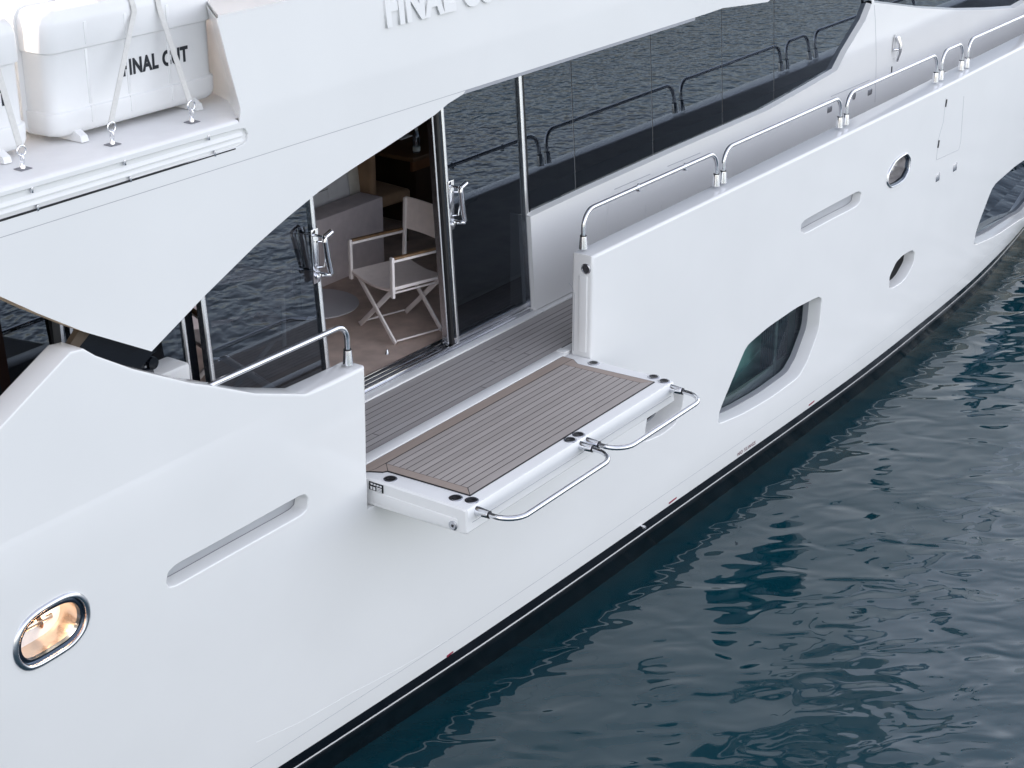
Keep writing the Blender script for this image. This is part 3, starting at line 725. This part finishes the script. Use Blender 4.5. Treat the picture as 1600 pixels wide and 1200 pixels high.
# dark inner shade low behind the forward door pane
def handle_set(x, z, parent, flip=1):
    """plate on the post with a bar on each side of the glass"""
    y = glassY(x, z)
    b = B(); b.box(x-.035, x+.03, y-.022, y-.010, z-.19, z+.17, .004); pl = b.build('lock_plate', CHROME, parent)
    b = B(); b.lathe([(.022, 0), (.022, -.02), (.014, -.025)], (x, y-.02, z-.145), 20, 'Y')
    b.tube([(x-.01, y-.03, z-.08), (x+.04, y-.05, z-.085), (x+.055, y-.05, z-.02), (x+.05, y-.05, z+.08), (x-.01, y-.03, z+.09)], .006, 8)
    b.build('latch', CHROME, pl)
    for s, dd in ((-1, .10), (1, .13)):
        b = B(); yo = y+s*dd
        for zz in (-.115, .13):
            b.tube([(x, y, z+zz), (x, yo, z+zz)], .009, 10)
        b.tube([(x-.10*(s < 0)*0+.065*(s < 0), yo, z+.150), (x, yo, z+.13), (x, yo, z+.10)], .019 if s < 0 else .012, 12)
        b.tube([(x, yo, z+.14), (x+.02, yo, z), (x+.045, yo, z-.12)], .018 if s < 0 else .011, 14)
        b.tube([(x+.045, yo, z-.10), (x+.04, yo, z-.13), (x+.0, y+s*(dd-.03), z-.125)], .016 if s < 0 else .010, 12)
        b.build('handle_bar', CHROME, pl)
h1 = onsurf((490, 397), glassY); handle_set(h1[0], h1[1], dA)
h2 = onsurf((702, 318), glassY); handle_set(h2[0], h2[1], dF)
# aft of the doors: black jamb, dark fixed panes
post(XP['p0'], .03, 'frame_post', yacht, .0)
b = B(); b.strips([[(XP['p0']+.05, glassY(0, z)+.10, z) for z in (0, ZT)], [(XP['p1']-.02, glassY(0, z)+.10, z) for z in (0, ZT)]], close=False); b.build('dark_jamb', BLACKG, yacht)
b = B(); b.strips([[(5.3, glassY(0, z), z) for z in (0, 2.2)], [(XP['p0'], glassY(0, z), z) for z in (0, 2.2)]], close=False); b.build('fixed_pane', GLASSB, yacht, smooth=None, out=True)

# ------------------------------------------------------------------ overhang (upper-deck side with the swooping wing)
OV = 6.10
def ovY(x, z):
    y = OV
    if z > 2.42: y += .05*(z-2.42)
    if x > 11: y += .05*(x-11)**1.5
    return y
sw_pts = [(0, 463), (60, 490), (130, 518), (237, 549), (320, 462), (400, 383), (450, 339), (500, 298), (550, 264), (600, 232), (650, 199), (680, 179), (700, 162), (724, 147)]
sp = [onsurf(q, ovY) for q in sw_pts]
def swl(dz): return [(-1.0, 2.6-.0), (2.6, 2.55), (3.9, 2.25)] + sp
lower = ccw([(-1, 2.1685), (3.0, 2.1685)] + sp + [(8.15, 2.1685)])
lower = ccw([(3.9, 2.1685), (sp[0][0]-.32, sp[0][1]+.22)] + sp + [(8.13, 2.1685)])
surf_panel('overhang_wing', lower, [], ovY, GEL, yacht, grid=.3)
b = B(); ed = [(3.9, 2.1685), (sp[0][0]-.32, sp[0][1]+.22)] + sp
edr = resample(ed, .06, False)
b.strips([[(p[0], ovY(*p)+.0, p[1]) for p in edr], [(p[0], ovY(*p)+.16, p[1]) for p in edr]], close=False); b.build('wing_edge', CREAM, yacht, smooth=40)  # cream imitates light bounced up from the teak
surf_panel('wing_inner_face', lower, [], lambda x, z: ovY(x, z)+.16, CREAM, yacht, grid=.4, flip=True)
b = B(); b.box(3.5, 10.9, OV+.002, OV+.02, 2.15, 2.19); b.build('overhang_joint', SEAML, yacht)
# upper panel: shelf height aft, full bulwark forward
e_ = [(1130, 13), (1165, 8), (1200, 3)]
fwd_edge = [onsurf(q, ovY) for q in e_]
vent = ccw([onsurf(q, ovY) for q in ((-60, 369), (340, 243), (372, 231), (386, 222), (388, 208), (379, 200), (340, 211), (-60, 323))])
vent = ccw(chaikin([onsurf(q, ovY) for q in ((-80, 372), (340, 240), (376, 229), (387, 221), (388.5, 209), (383, 200), (372, 201), (-80, 330))], 1, k=.1))
upper = ccw([(3.0, 2.1715), (fwd_edge[0][0], 2.1715)] + fwd_edge[1:] + [(13.2, 2.33), (14.4, 2.6), (15, 2.915), (6.118, 2.915), (6.12, 2.90), (6.16, 2.70), (6.22, 2.44), (6.20, 2.372), (3.0, 2.372)])
surf_panel('upper_deck_side', upper, [vent], ovY, GEL, yacht, grid=.3, extra_z=(2.40, 2.42, 2.44, 2.46))
b = B(); fe = [(8.13, 2.1715), (fwd_edge[0][0], 2.1715)]+fwd_edge[1:]+[(13.2, 2.33), (14.4, 2.6), (15, 2.95)]; fe = resample(fe, .2, False)
b.strips([[(p[0], ovY(*p), p[1]) for p in fe], [(p[0], 7.3, p[1]+.0) for p in fe]], close=False); b.build('overhang_soffit', GELP, yacht, smooth=50)
o, bk = hole_walls('vent_strip', vent, .016, GEL, f=ovY, lip=.003)
c = B(); c.bm.faces.new([c.bm.verts.new((p[0], ovY(*p)+.0155, p[1])) for p in bk]); c.build('vent_panel', GELP, o, smooth=None)
vz0 = min(p[1] for p in vent); vz1 = max(p[1] for p in vent); vx = max(p[0] for p in vent)
for k in range(2):
    z = vz0+(vz1-vz0)*(.24+.26*k); c = B(); c.prism([(OV+.0155, z+.020), (OV+.003, z+.004), (OV+.003, z), (OV+.0155, z-.003)], lambda p: (3, p[0], p[1]), lambda p: (vx-.035, p[0], p[1])); c.build('louvre', GELP, o, smooth=None)
c = B(); c.tube([(3, OV+.004, vz0+.004), (vx-.1, OV+.004, vz0+.004)], .006, 6); c.build('drip_rubber', BLACK, o)
for px_ in ((326, 215), (336, 240), (195, 254), (204, 280), (50, 297), (59, 325)):
    p = onsurf(px_, ovY); c = B(); c.box(p[0]-.006, p[0]+.006, ovY(*p)-.004, ovY(*p)+.01, p[1]-.014, p[1]+.014, .002); c.build('vent_screw', STEEL, o)
# shelf the life rafts stand on, raised bulwark forward of them
b = B(); b.strips([[(3, OV+o_, z), (6.20 if o_ < .05 else 7.2, OV+o_, z)] for o_, z in ((0, 2.372), (.004, 2.38), (.012, 2.386), (.03, 2.388), (.06, 2.388), (1.6, 2.388))], close=False); b.build('raft_shelf', GELM, yacht, smooth=60)
bw = [(6.20, 2.372), (6.22, 2.44), (6.16, 2.70), (6.12, 2.90)]
b = B(); rings = []
for y, dx in ((0, 0), (.012, .006), (.03, .02), (.12, .09), (.22, .17), (.35, .27), (.5, .33), (.8, .38), (1.2, .40)):
    rings.append([(x+dx, ovY(x, z)+y, z) for x, z in [(6.20, 2.36), (6.2, 2.372), (6.22, 2.44), (6.19, 2.57), (6.16, 2.70), (6.14, 2.80), (6.12, 2.90), (6.118, 2.915)]])
b.strips(rings, close=False); b.build('raft_recess_side', GEL, yacht, smooth=60)
b = B(); b.prism([(6.128, 6.128), (6.145, 6.145), (6.212, 6.235), (6.292, 6.335), (6.392, 6.465), (6.452, 6.615), (6.502, 6.92), (6.52, 7.31), (14.8, 7.31), (13, 6.4), (11, 6.128)], lambda p: (p[0], p[1], 2.925), lambda p: (p[0], p[1], 2.905)); b.build('bulwark_capping', GEL, yacht)
b = B(); b.box(6.62, 14.5, 6.95, 6.97, 2.3, 2.9); b.build('upper_bulwark_inner_face', GELM, yacht)
b = B(); b.box(3, 10.4, 6.16, 7.0, 2.19, 2.3); b.box(6.35, 11.6, 7.2, 13.2, 2.24, 2.3); b.box(11.6, 24, 7.2, 13.2, 2.24, 2.3); b.build('upper_deck', GELM, yacht)
b = B(); b.box(3, 12, 7.7, 13.2, 2.3, 2.385); ud = b.build('upper_deck_moulding', GELM, yacht)
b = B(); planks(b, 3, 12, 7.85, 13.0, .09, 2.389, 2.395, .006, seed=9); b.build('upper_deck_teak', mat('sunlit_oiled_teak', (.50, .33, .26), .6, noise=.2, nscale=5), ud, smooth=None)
# name in raised letters
p = onsurf((601, 40.5), ovY)
text('FINAL CUT', .262, .02, GELP, 'raised_letters', yacht, Matrix.Translation((p[0], ovY(*p)+.004, p[1])) @ Matrix.Rotation(-.10, 4, 'X') @ FACE @ Matrix.Diagonal((.86, 1, 1, 1)), .013, 1.08)
# unseen blocks added above the saloon to shade side deck, shelf and rafts
b = B(); b.box(8.2, 22, 9.3, 12.2, 2.3, 4.6, .15, 4); b.box(6.2, 20, 7.7, 12.7, 4.8, 4.95, .05, 3); sl = b.build('upper_shade_block', GEL, yacht)
b = B(); b.box(4.62, 22, 8.9, 9.3, 3.2, 4.8, .05, 3); b.build('fascia_shade_block', GEL, sl)  # unseen slab added to keep sun off the raft shelf
b = B(); b.box(2.5, 20, 6.5, 8.9, 4.95, 5.05, .04, 3); b.build('eave_sky_block', GEL, sl)  # unseen slab added to cut sky light on the shelf

# ------------------------------------------------------------------ windbreak, aft cockpit
P = [ony(q, 6.19) for q in ((98, 546), (128, 512), (245, 546), (212, 584))]
b = B(); b.prism([(p.x, p.z) for p in P], lambda p: (p[0], 6.19, p[1]), lambda p: (p[0], 6.20, p[1])); o = b.build('windbreak_glass', BLACKG, yacht)
P = [ony(q, 6.18) for q in ((99, 549), (121, 514), (139, 518), (117, 546))]
b = B(); b.prism([(p.x, p.z) for p in P], lambda p: (p[0], 6.165, p[1]), lambda p: (p[0], 6.20, p[1])); b.build('windbreak_bracket', mat('bronze_bracket', (.10, .075, .055), .4, .3), yacht)
P = [ony(q, 6.19) for q in ((137, 519), (117, 545))]
b = B(); b.tube([(P[0].x, 6.185, P[0].z), (P[1].x, 6.185, P[1].z)], .004, 6); b.build('windbreak_edge', STEEL, yacht)
b = B(); c0 = ony((238, 567), 6.35)
b.lathe([(.02, -.012), (.034, -.012), (.034, .012), (.02, .012)], c0, 24, 'Y'); b.tube([c0+Vector((-.2, 0, .0)), c0+Vector((-.02, 0, -.05))], .03, 10); b.box(c0.x-.25, c0.x-.05, c0.y, c0.y+.05, c0.z-.1, c0.z+.02, .01)
b.build('gate_mechanism', BLACKG, yacht)
# folded inner gate leaf, white
top = [ony(q, 6.62) for q in ((222, 585), (283, 555.5), (297.5, 565.5), (299, 612), (222, 640))]
ptop = [(p.x, p.z) for p in top]
b = B(); f_ = [ony((252, 589), 6.5), ony((297.5, 565.5), 6.5)]
b.box(f_[0].x-.5, f_[1].x, 6.5, 6.68, 0, f_[1].z, .022, 2); b.build('inner_gate_leaf', GELP, yacht)
# cockpit interior seen through the gap
b = B(); b.box(0.5, 6.9, 8.6, 8.7, 0, 2.2); b.box(0.5, 6.9, 6.35, 8.6, .0, .02); b.build('cockpit_lining', MAHO, yacht)
b = B(); b.strips([[(3.0, glassY(0, z)+.02, z) for z in (.95, 2.2)], [(5.25, glassY(0, z)+.02, z) for z in (.95, 2.2)]], close=False); b.build('aft_pane', GLASSB, yacht, smooth=None, out=True)
for px_, wd in ((79, .05), (91, .02), (106, .02)):
    q = onsurf((px_, 520), lambda x, z: 7.02); b = B(); b.box(q[0], q[0]+wd, 7.0, 7.04, .3, 2.2); b.build('frame_post', BLACK if wd > .03 else STEEL, yacht)

# ------------------------------------------------------------------ saloon interior
b = B(); b.box(5.4, 24, 7.09, 12.6, -.03, .005); b.build('saloon_floor', CARPET, yacht)
b = B(); b.box(5.3, 24.1, 12.6, 12.7, 0, 2.7); b.box(24, 24.1, 7.2, 12.6, 0, 2.7); b.box(5.3, 5.36, 7.2, 12.6, 0, 2.2); b.build('saloon_wall', WALLIN, yacht)
b = B(); b.box(5.3, 24, 7.12, 12.6, 2.12, 2.16); b.build('saloon_ceiling', CEIL, yacht)

# ================================================================== loose furniture
def copy_tree(o, parent=None):
    c = o.copy(); COL.objects.link(c); c.parent = parent
    for ch in list(o.children): copy_tree(ch, c)
    return c
FZ = .006
# director's chair, local frame: +x is the way it faces
def director_chair():
    r = empty('director_chair', (0, 0, 0)); hw, hd = .235, .20; sh = .43
    for s, nm in ((1, 0), (-1, 0)):
        for sx in (1, -1):       # crossing legs, front pair and rear pair
            b = B(); x = sx*hd+(.012*s); b.bar((x, s*hw, .012), (x, -s*(hw-.02), sh-.02), .036, .016, (1, 0, 0), .006); b.build('leg', ALUW, r, False)
    for s in (1, -1):
        b = B(); b.bar((-hd, s*hw, .03), (hd, s*hw, .03), .012, .012); b.build('stretcher', ALUW, r, False)
        b = B(); b.bar((-hd-.03, s*(hw-.01), sh-.015), (hd+.03, s*(hw-.01), sh-.015), .022, .022); b.build('seat_rail', ALUW, r, False)
        b = B(); b.bar((-hd+.03, s*(hw-.04), sh-.06), (hd-.01, s*(hw-.04), sh-.06), .014, .014); b.build('side_bar', ALUW, r, False)
        b = B(); b.bar((hd+.035, s*(hw+.02), sh-.07), (hd+.035, s*(hw+.02), .655), .022, .034, (0, 1, 0), .006); b.build('arm_post', ALUW, r, False)
        b = B(); b.bar((-hd-.02, s*(hw+.02), sh-.07), (-hd-.045, s*(hw+.02), .87), .022, .030, (0, 1, 0), .006); b.build('back_post', ALUW, r, False)
        b = B(); b.bar((-hd-.02, s*(hw+.02), .625), (hd+.03, s*(hw+.02), .625), .022, .018); b.build('arm_rail', ALUW, r, False)
        b = B(); b.bar((-hd-.01, s*(hw+.02), .645), (hd+.02, s*(hw+.02), .645), .034, .016, (0, 0, 1), .005); b.build('armrest', TEAKARM, r, False)
    b = B(); n = 10; rr = []
    for k in range(n+1):
        y = -hw-.005+(2*hw+.01)*k/n; sag = -.03*(1-(2*k/n-1)**2)
        rr.append([(-hd-.035, y, sh+.002+sag), (hd+.035, y, sh+.002+sag), (hd+.04, y, sh-.004+sag), (hd+.035, y, sh-.028+sag*.8), (-hd-.035, y, sh-.012+sag)])
    b.strips(rr); b.build('seat', TEXT, r, False)
    b = B(); rr = []
    for k in range(n+1):
        y = -hw-.03+(2*hw+.06)*k/n; bow = -.03*(1-(2*k/n-1)**2)
        rr.append([(-hd-.048+bow, y, .875), (-hd-.035+bow, y, .70), (-hd-.032+bow, y, .645), (-hd-.044+bow, y, .645), (-hd-.06+bow, y, .875)])
    b.strips(rr); b.build('backrest', TEXT, r, False)
    return r
ch = director_chair(); ch.scale = (1.04, 1.04, 1.03); ch.location = (9.15, 7.485, FZ); ch.rotation_euler = (0, 0, radians(164))
tag(ch, 'folding director chair with pale canvas and teak arms standing in the open saloon doorway', 'chair', 'director chairs in the saloon')
c2 = copy_tree(ch); c2.location = (7.55, 7.62, FZ); c2.rotation_euler = (0, 0, radians(70))
c2['label'] = 'folding director chair faintly seen behind the reflecting aft glass door'

# sofa seen from behind
sofa = empty('sofa', (9.3, 9.1, FZ)); tag(sofa, 'mauve grey upholstered sofa with its back to the open saloon doors', 'sofa')
b = B(); b.box(7.9, 10.27, 8.55, 8.79, FZ, .56, .012, 2); b.build('backrest', SOFAM, sofa)
b = B(); b.box(7.95, 10.25, 8.795, 9.7, .12, .42, .03, 3); b.build('seat', SOFAM, sofa)
b = B(); b.box(7.9, 7.94, 8.8, 9.7, FZ, .5, .01); b.build('side_panel', SOFAM, sofa)
def cushion(x, z, wx, hz, th, lab, m, tilt=.2, band_=False):
    o = empty('cushion', (x, 8.95, z)); tag(o, lab, 'cushion', 'cushions along the sofa back')
    b = B(); n = 14; m_ = 8
    for sgn in (1, -1):
        rows = []
        for i in range(n+1):
            u = -1+2*i/n; row = []
            for j in range(n+1):
                v = -1+2*j/n; t_ = th*(max(0, (1-u**6)*(1-v**6)))**.5
                row.append((u*wx*(1-.03*v*v), sgn*t_*.5, v*hz*(1-.03*u*u)))
            rows.append(row)
        b.strips(rows, close=False)
    bmesh.ops.remove_doubles(b.bm, verts=b.bm.verts, dist=.0005)
    bmesh.ops.rotate(b.bm, verts=b.bm.verts, cent=(0, 0, 0), matrix=Matrix.Rotation(tilt, 3, 'X')); b.build('cover', m, o, False, smooth=60)
    if band_:
        for zz in (-.035, -.01, .015):
            b = B(); b.tube([(u*wx*.12, -.5*th*(max(0, (1-(u*.12)**6)*(1-(zz/hz)**6)))**.5-.001, zz) for u in range(-8, 9)], .0022, 6)
            bmesh.ops.rotate(b.bm, verts=b.bm.verts, cent=(0, 0, 0), matrix=Matrix.Rotation(tilt, 3, 'X')); b.build('stripe', INK, o, False)
    return o
cushion(9.80, .66, .22, .20, .16, 'white cushion with thin dark stripes, aftmost on the sofa back', SOFAT, -.2, True)
cushion(10.10, .65, .17, .18, .16, 'plain grey white cushion in the middle of the sofa back', SOFAT, -.15)
cushion(10.36, .62, .13, .17, .14, 'small beige cushion at the forward end of the sofa', mat('beige_fabric', (.70, .66, .58), .95, noise=.08, nscale=20), -.1)

# pedestal table: its round floor plate shows beside the sofa
tb = empty('side_table', (9.15, 8.30, FZ)); tag(tb, 'pedestal side table with a large round grey floor plate beside the sofa', 'table')
b = B(); b.lathe([(.33, FZ), (.335, FZ+.004), (.335, FZ+.012), (.325, FZ+.016), (.02, FZ+.017)], (9.17, 8.34, 0), 48); b.build('base_plate', TABLEM, tb)
b = B(); b.lathe([(.03, FZ+.016), (.03, .50)], (8.98, 8.34, 0), 24); b.build('column', STEEL, tb)
b = B(); b.lathe([(.02, .50), (.22, .50), (.225, .51), (.22, .52)], (8.72, 8.34, 0), 48); b.build('table_top', TABLEM, tb)

# door stop on the carpet
b = B(); b.lathe([(.016, 0), (.013, .012), (.006, .034), (.003, .035)], onz((605, 553), FZ), 16); ds = b.build('door_stop', STEEL, None)
tag(ds, 'tiny cone shaped steel door stop on the carpet just inside the opening', 'door stop')

# dining chair, cabinet, bottle
dtb = empty('dining_table', (11.6, 9.1, FZ)); tag(dtb, 'dark walnut dining table at the back of the saloon carrying a water bottle', 'table')
b = B(); b.box(10.76, 12.6, 8.62, 9.75, .715, .75, .006); b.build('table_top', mat('walnut_top', (.11, .06, .03), .3, noise=.3, nscale=6), dtb)
b = B(); b.box(11.2, 12.1, 8.95, 9.45, FZ, .715, .01); b.build('pedestal', WALLIN, dtb)
b = B(); b.box(10.80, 12.5, 8.66, 8.69, .62, .715, .004); b.build('apron', mat('walnut_apron', (.16, .07, .03), .35, noise=.3, nscale=6), dtb)
bo = empty('water_bottle', (10.93, 8.72, .751)); tag(bo, 'clear plastic water bottle standing on the dark dining table', 'bottle')
b = B(); b.lathe([(.030, 0), (.032, .01), (.030, .03), (.032, .05), (.029, .07), (.032, .10), (.032, .13), (.026, .155), (.013, .18), (.012, .195)], (0, 0, 0), 24); b.build('body', CLEAR, bo, False)
b = B(); b.lathe([(.015, .193), (.015, .212), (.013, .214)], (0, 0, 0), 20); b.build('cap', WHITEL, bo, False)
b = B(); b.lathe([(.0325, .015), (.0325, .05)], (0, 0, 0), 24); b.build('paper_label', mat('pale_label', (.6, .63, .6), .6), bo, False)
ng = empty('napkin', (11.25, 9.12, .751)); tag(ng, 'small white folded napkin lying on the dark dining table', 'napkin')
b = B(); b.box(-.09, .07, -.05, .05, 0, .012, .005, 3); b.build('fold', WHITEL, ng, False)
dc = empty('dining_chair', (10.62, 8.98, FZ), radians(-6)); tag(dc, 'brown upholstered dining chair between the sofa and the dark dining table', 'chair')
b = B(); b.box(-.24, -.16, -.26, .24, .30, .84, .03, 3); b.build('backrest', DCHM, dc, False)
b = B(); b.box(-.17, .24, -.25, .23, .36, .46, .03, 3); b.build('seat', DCHM, dc, False)
for sx in (-.19, .19):
    for yy in (-.21, .19):
        b = B(); b.box(sx-.02, sx+.02, yy-.02, yy+.02, 0, .38, .004); b.build('leg', WALLIN, dc, False)

# ================================================================== life rafts
def rrect(x0, x1, y0, y1, r, n=6):
    P = []
    for cx_, cy_, a0 in ((x1-r, y1-r, 0), (x0+r, y1-r, pi/2), (x0+r, y0+r, pi), (x1-r, y0+r, 1.5*pi)):
        for k in range(n+1):
            a = a0+pi/2*k/n; P.append((cx_+r*cos(a), cy_+r*sin(a)))
    return P
def life_raft(x0, x1, label, txt=True):
    y0, y1, zb = 6.44, 7.10, 2.415
    r = empty('life_raft', ((x0+x1)/2, (y0+y1)/2, 2.388)); tag(r, label, 'life raft', 'life raft canisters on the upper shelf')
    b = B(); lv = [(.0, .05), (.008, .026), (.024, .010), (.05, .002), (.118, 0.0), (.124, .002), (.130, .011), (.136, .013), (.405, .013), (.411, .011), (.417, .002), (.425, 0), (.545, .001), (.585, .008), (.610, .026), (.62, .06)]
    R = b.strips([[(p[0], p[1], zb+h) for p in rrect(x0+i, x1-i, y0+i, y1-i, .075)] for h, i in lv])
    b.bm.faces.new(R[-1]); b.bm.faces.new(R[0][::-1]); shell = b.build('shell', RAFTW, r, smooth=35)
    for k in (.22, .45, .70):     # raised ribs on the outboard face and over the lid
        b = B(); xx = x0+(x1-x0)*k; b.box(xx-.010, xx+.010, y0-.003, y0+.03, zb+.05, zb+.13, .003); b.box(xx-.008, xx+.008, y0+.009, y0+.04, zb+.14, zb+.405, .002); b.box(xx-.010, xx+.010, y0-.003, y0+.03, zb+.43, zb+.54, .003)
        b.box(xx-.010, xx+.010, y0+.10, y1-.1, zb+.612, zb+.626, .004)
        b.build('rib', RAFTW, shell)
    b = B(); yf = y0+.20; P = rrect(x0-.018, x1+.018, zb-.008, zb+.636, .09); Pi = rrect(x0+.03, x1-.03, zb+.03, zb+.58, .06)
    b.strips([[(p[0], yf, p[1]) for p in Pi], [(p[0], yf, p[1]) for p in P], [(p[0], yf+.022, p[1]) for p in P], [(p[0], yf+.022, p[1]) for p in Pi]]); b.build('flange', RAFTW, r, smooth=30)
    for xx in (x0+.12, x1-.22):
        b = B(); b.prism([(y0+.05, zb+.05), (y0-.035, 2.392+.03), (y0-.045, 2.392), (y1-.05, 2.392), (y1-.05, zb+.05)], lambda p: (xx, p[0], p[1]), lambda p: (xx+.045, p[0], p[1])); b.build('cradle', RAFTW, r, smooth=20)
    if txt:
        text('FINAL CUT', .098, .001, INK, 'lettering', r, Matrix.Translation((txt, y0+.0295, zb+.19)) @ FACE @ Matrix.Diagonal((.88, 1, 1, 1)), .0022, 1.12)
    return r, x0, x1, y0, zb
def strap(r, xt, q, y0, zb):
    foot = onz(q, 2.389); w_ = .017; top = zb+.627
    pts = [(xt, y0+.62, top-.004), (xt, y0+.5, top), (xt, y0+.225, top+.022), (xt, y0+.19, top+.022), (xt, y0+.07, top), (xt, y0+.032, top-.006), (xt, y0+.008, top-.028), (xt, y0-.004, top-.06), (xt, y0-.008, top-.09)]
    low = Vector((foot.x, foot.y, foot.z+.10)); last = Vector(pts[-1])
    for k in range(1, 9): pts.append(tuple(last.lerp(low, k/8)))
    b = B(); b.strips([[(p[0]-w_, p[1], p[2]) for p in pts], [(p[0]+w_, p[1], p[2]) for p in pts], [(p[0]+w_, p[1]+.003, p[2]+.001) for p in pts], [(p[0]-w_, p[1]+.003, p[2]+.001) for p in pts]], close=False)
    s = b.build('lashing_strap', STRAPM, r)
    c = B(); n = 20
    c.tube([(low.x+.024*cos(2*pi*k/n), low.y-.004, low.z-.012+.024*sin(2*pi*k/n)) for k in range(n)], .004, 8, close=True)
    c.tube([(low.x, low.y+.012*cos(2*pi*k/n), low.z-.055+.028*sin(2*pi*k/n)) for k in range(n)], .0045, 8, close=True)
    c.lathe([(.014, 0), (.012, .015), (.006, .03)], (foot.x, foot.y, foot.z+.003), 14); c.build('shackle', CHROME, s)
    c = B(); c.box(foot.x-.032, foot.x+.032, foot.y-.028, foot.y+.028, foot.z, foot.z+.004, .001); c.build('eye_pad', SEAM, s)
    return s
tx = ony((188, 118), 6.47)
r2, *_ = life_raft(5.30, 6.42, 'white life raft canister with the full ship name, nearest the raised bulwark')
text('FINAL CUT', .105, .001, INK, 'lettering', r2, Matrix.Translation((tx.x, 6.4515, tx.z)) @ FACE @ Matrix.Diagonal((.80, 1, 1, 1)), .0042, 1.10)
strap(r2, ony((211, 20), 6.45).x-.02, (176, 226), 6.44, 2.415); strap(r2, ony((250, 20), 6.45).x-.02, (300, 191), 6.44, 2.415)
r1, *_ = life_raft(4.05, 5.17, 'white life raft canister cut by the left edge of the photo')
text('FINAL CUT', .105, .001, INK, 'lettering', r1, Matrix.Translation((tx.x-1.165, 6.4515, tx.z)) @ FACE @ Matrix.Diagonal((.80, 1, 1, 1)), .0022, 1.10)
strap(r1, ony((-2, 100), 6.45).x-.05, (36, 264), 6.44, 2.415)
strap(r1, 4.45, (-90, 300), 6.44, 2.415)
# deck table behind the rafts, in the sun
t_ = onz((30, 8), 2.85)
dt = empty('deck_table', (t_.x, t_.y+.6, 2.395)); tag(dt, 'sunlit slatted teak deck table with white legs behind the life rafts', 'table')
b = B(); planks(b, t_.x-1.2, t_.x+1.4, t_.y-.0, t_.y+1.1, .09, 2.99, 3.02, .008, False, 4); b.build('table_top', mat('warm_table_teak', (.52, .34, .27), .5, noise=.2, nscale=6), dt, smooth=None) 
for xx in (-.6, .2, .7):
    b = B(); b.lathe([(.035, 2.396), (.03, 2.99)], (t_.x+xx, t_.y+.25, 0), 16); b.build('leg', GELP, dt)

# ================================================================== water
def water_mat():
    m = bpy.data.materials.new('harbour_water'); m.use_nodes = True; t = m.node_tree; b = t.nodes['Principled BSDF']
    b.inputs['Base Color'].default_value = (.0018, .030, .043, 1); b.inputs['Roughness'].default_value = .015; b.inputs['IOR'].default_value = 1.5
    tc = t.nodes.new('ShaderNodeTexCoord')
    def noise(scale, det, stretch=(1, 1, 1), rot=0., dist=0.):
        mp = t.nodes.new('ShaderNodeMapping'); mp.vector_type = 'TEXTURE'; mp.inputs['Scale'].default_value = stretch; mp.inputs['Rotation'].default_value = (0, 0, rot)
        n = t.nodes.new('ShaderNodeTexNoise'); n.inputs['Scale'].default_value = scale; n.inputs['Detail'].default_value = det; n.inputs['Roughness'].default_value = .45
        n.inputs['Distortion'].default_value = dist
        t.links.new(tc.outputs['Object'], mp.inputs[0]); t.links.new(mp.outputs[0], n.inputs['Vector']); return n.outputs[0]
    def mth(op, a, c):
        k = t.nodes.new('ShaderNodeMath'); k.operation = op
        for i, x in enumerate((a, c)):
            if isinstance(x, (int, float)): k.inputs[i].default_value = x
            else: t.links.new(x, k.inputs[i])
        return k.outputs[0]
    R = radians(-54.7)+.12
    big = noise(.95, 1, (1.3, .85, 1), R, .5); mid = noise(3.3, 1, (1.35, .8, 1), R, .5); sm = noise(6.5, 1, (1.5, .8, 1), R, .3)
    # the lee beside the hull is calm, wind ripple grows away from it
    sp_ = t.nodes.new('ShaderNodeSeparateXYZ'); t.links.new(tc.outputs['Object'], sp_.inputs[0])
    mr = t.nodes.new('ShaderNodeMapRange'); mr.inputs[1].default_value = 4.2; mr.inputs[2].default_value = -9; mr.inputs[3].default_value = .10; mr.inputs[4].default_value = 3.6
    t.links.new(sp_.outputs[1], mr.inputs[0])
    h = mth('ADD', mth('MULTIPLY', big, .045), mth('ADD', mth('MULTIPLY', mth('MULTIPLY', mid, mth('ADD', mr.outputs[0], 1.25)), .0175), mth('MULTIPLY', mth('MULTIPLY', sm, mr.outputs[0]), .013)))
    bp = t.nodes.new('ShaderNodeBump'); bp.inputs['Strength'].default_value = 1; bp.inputs['Distance'].default_value = 1
    t.links.new(h, bp.inputs['Height']); t.links.new(bp.outputs[0], b.inputs['Normal']); return m
b = B(); b.bm.faces.new([b.bm.verts.new(p) for p in ((-900, -900, -2), (900, -900, -2), (900, 900, -2), (-900, 900, -2))])
wtr = b.build('water', water_mat(), None, smooth=None, recalc=False); tag(wtr, kind='structure')

S.cycles.use_denoising = True
S.cycles.max_bounces = 10; S.cycles.transparent_max_bounces = 16; S.cycles.glossy_bounces = 6
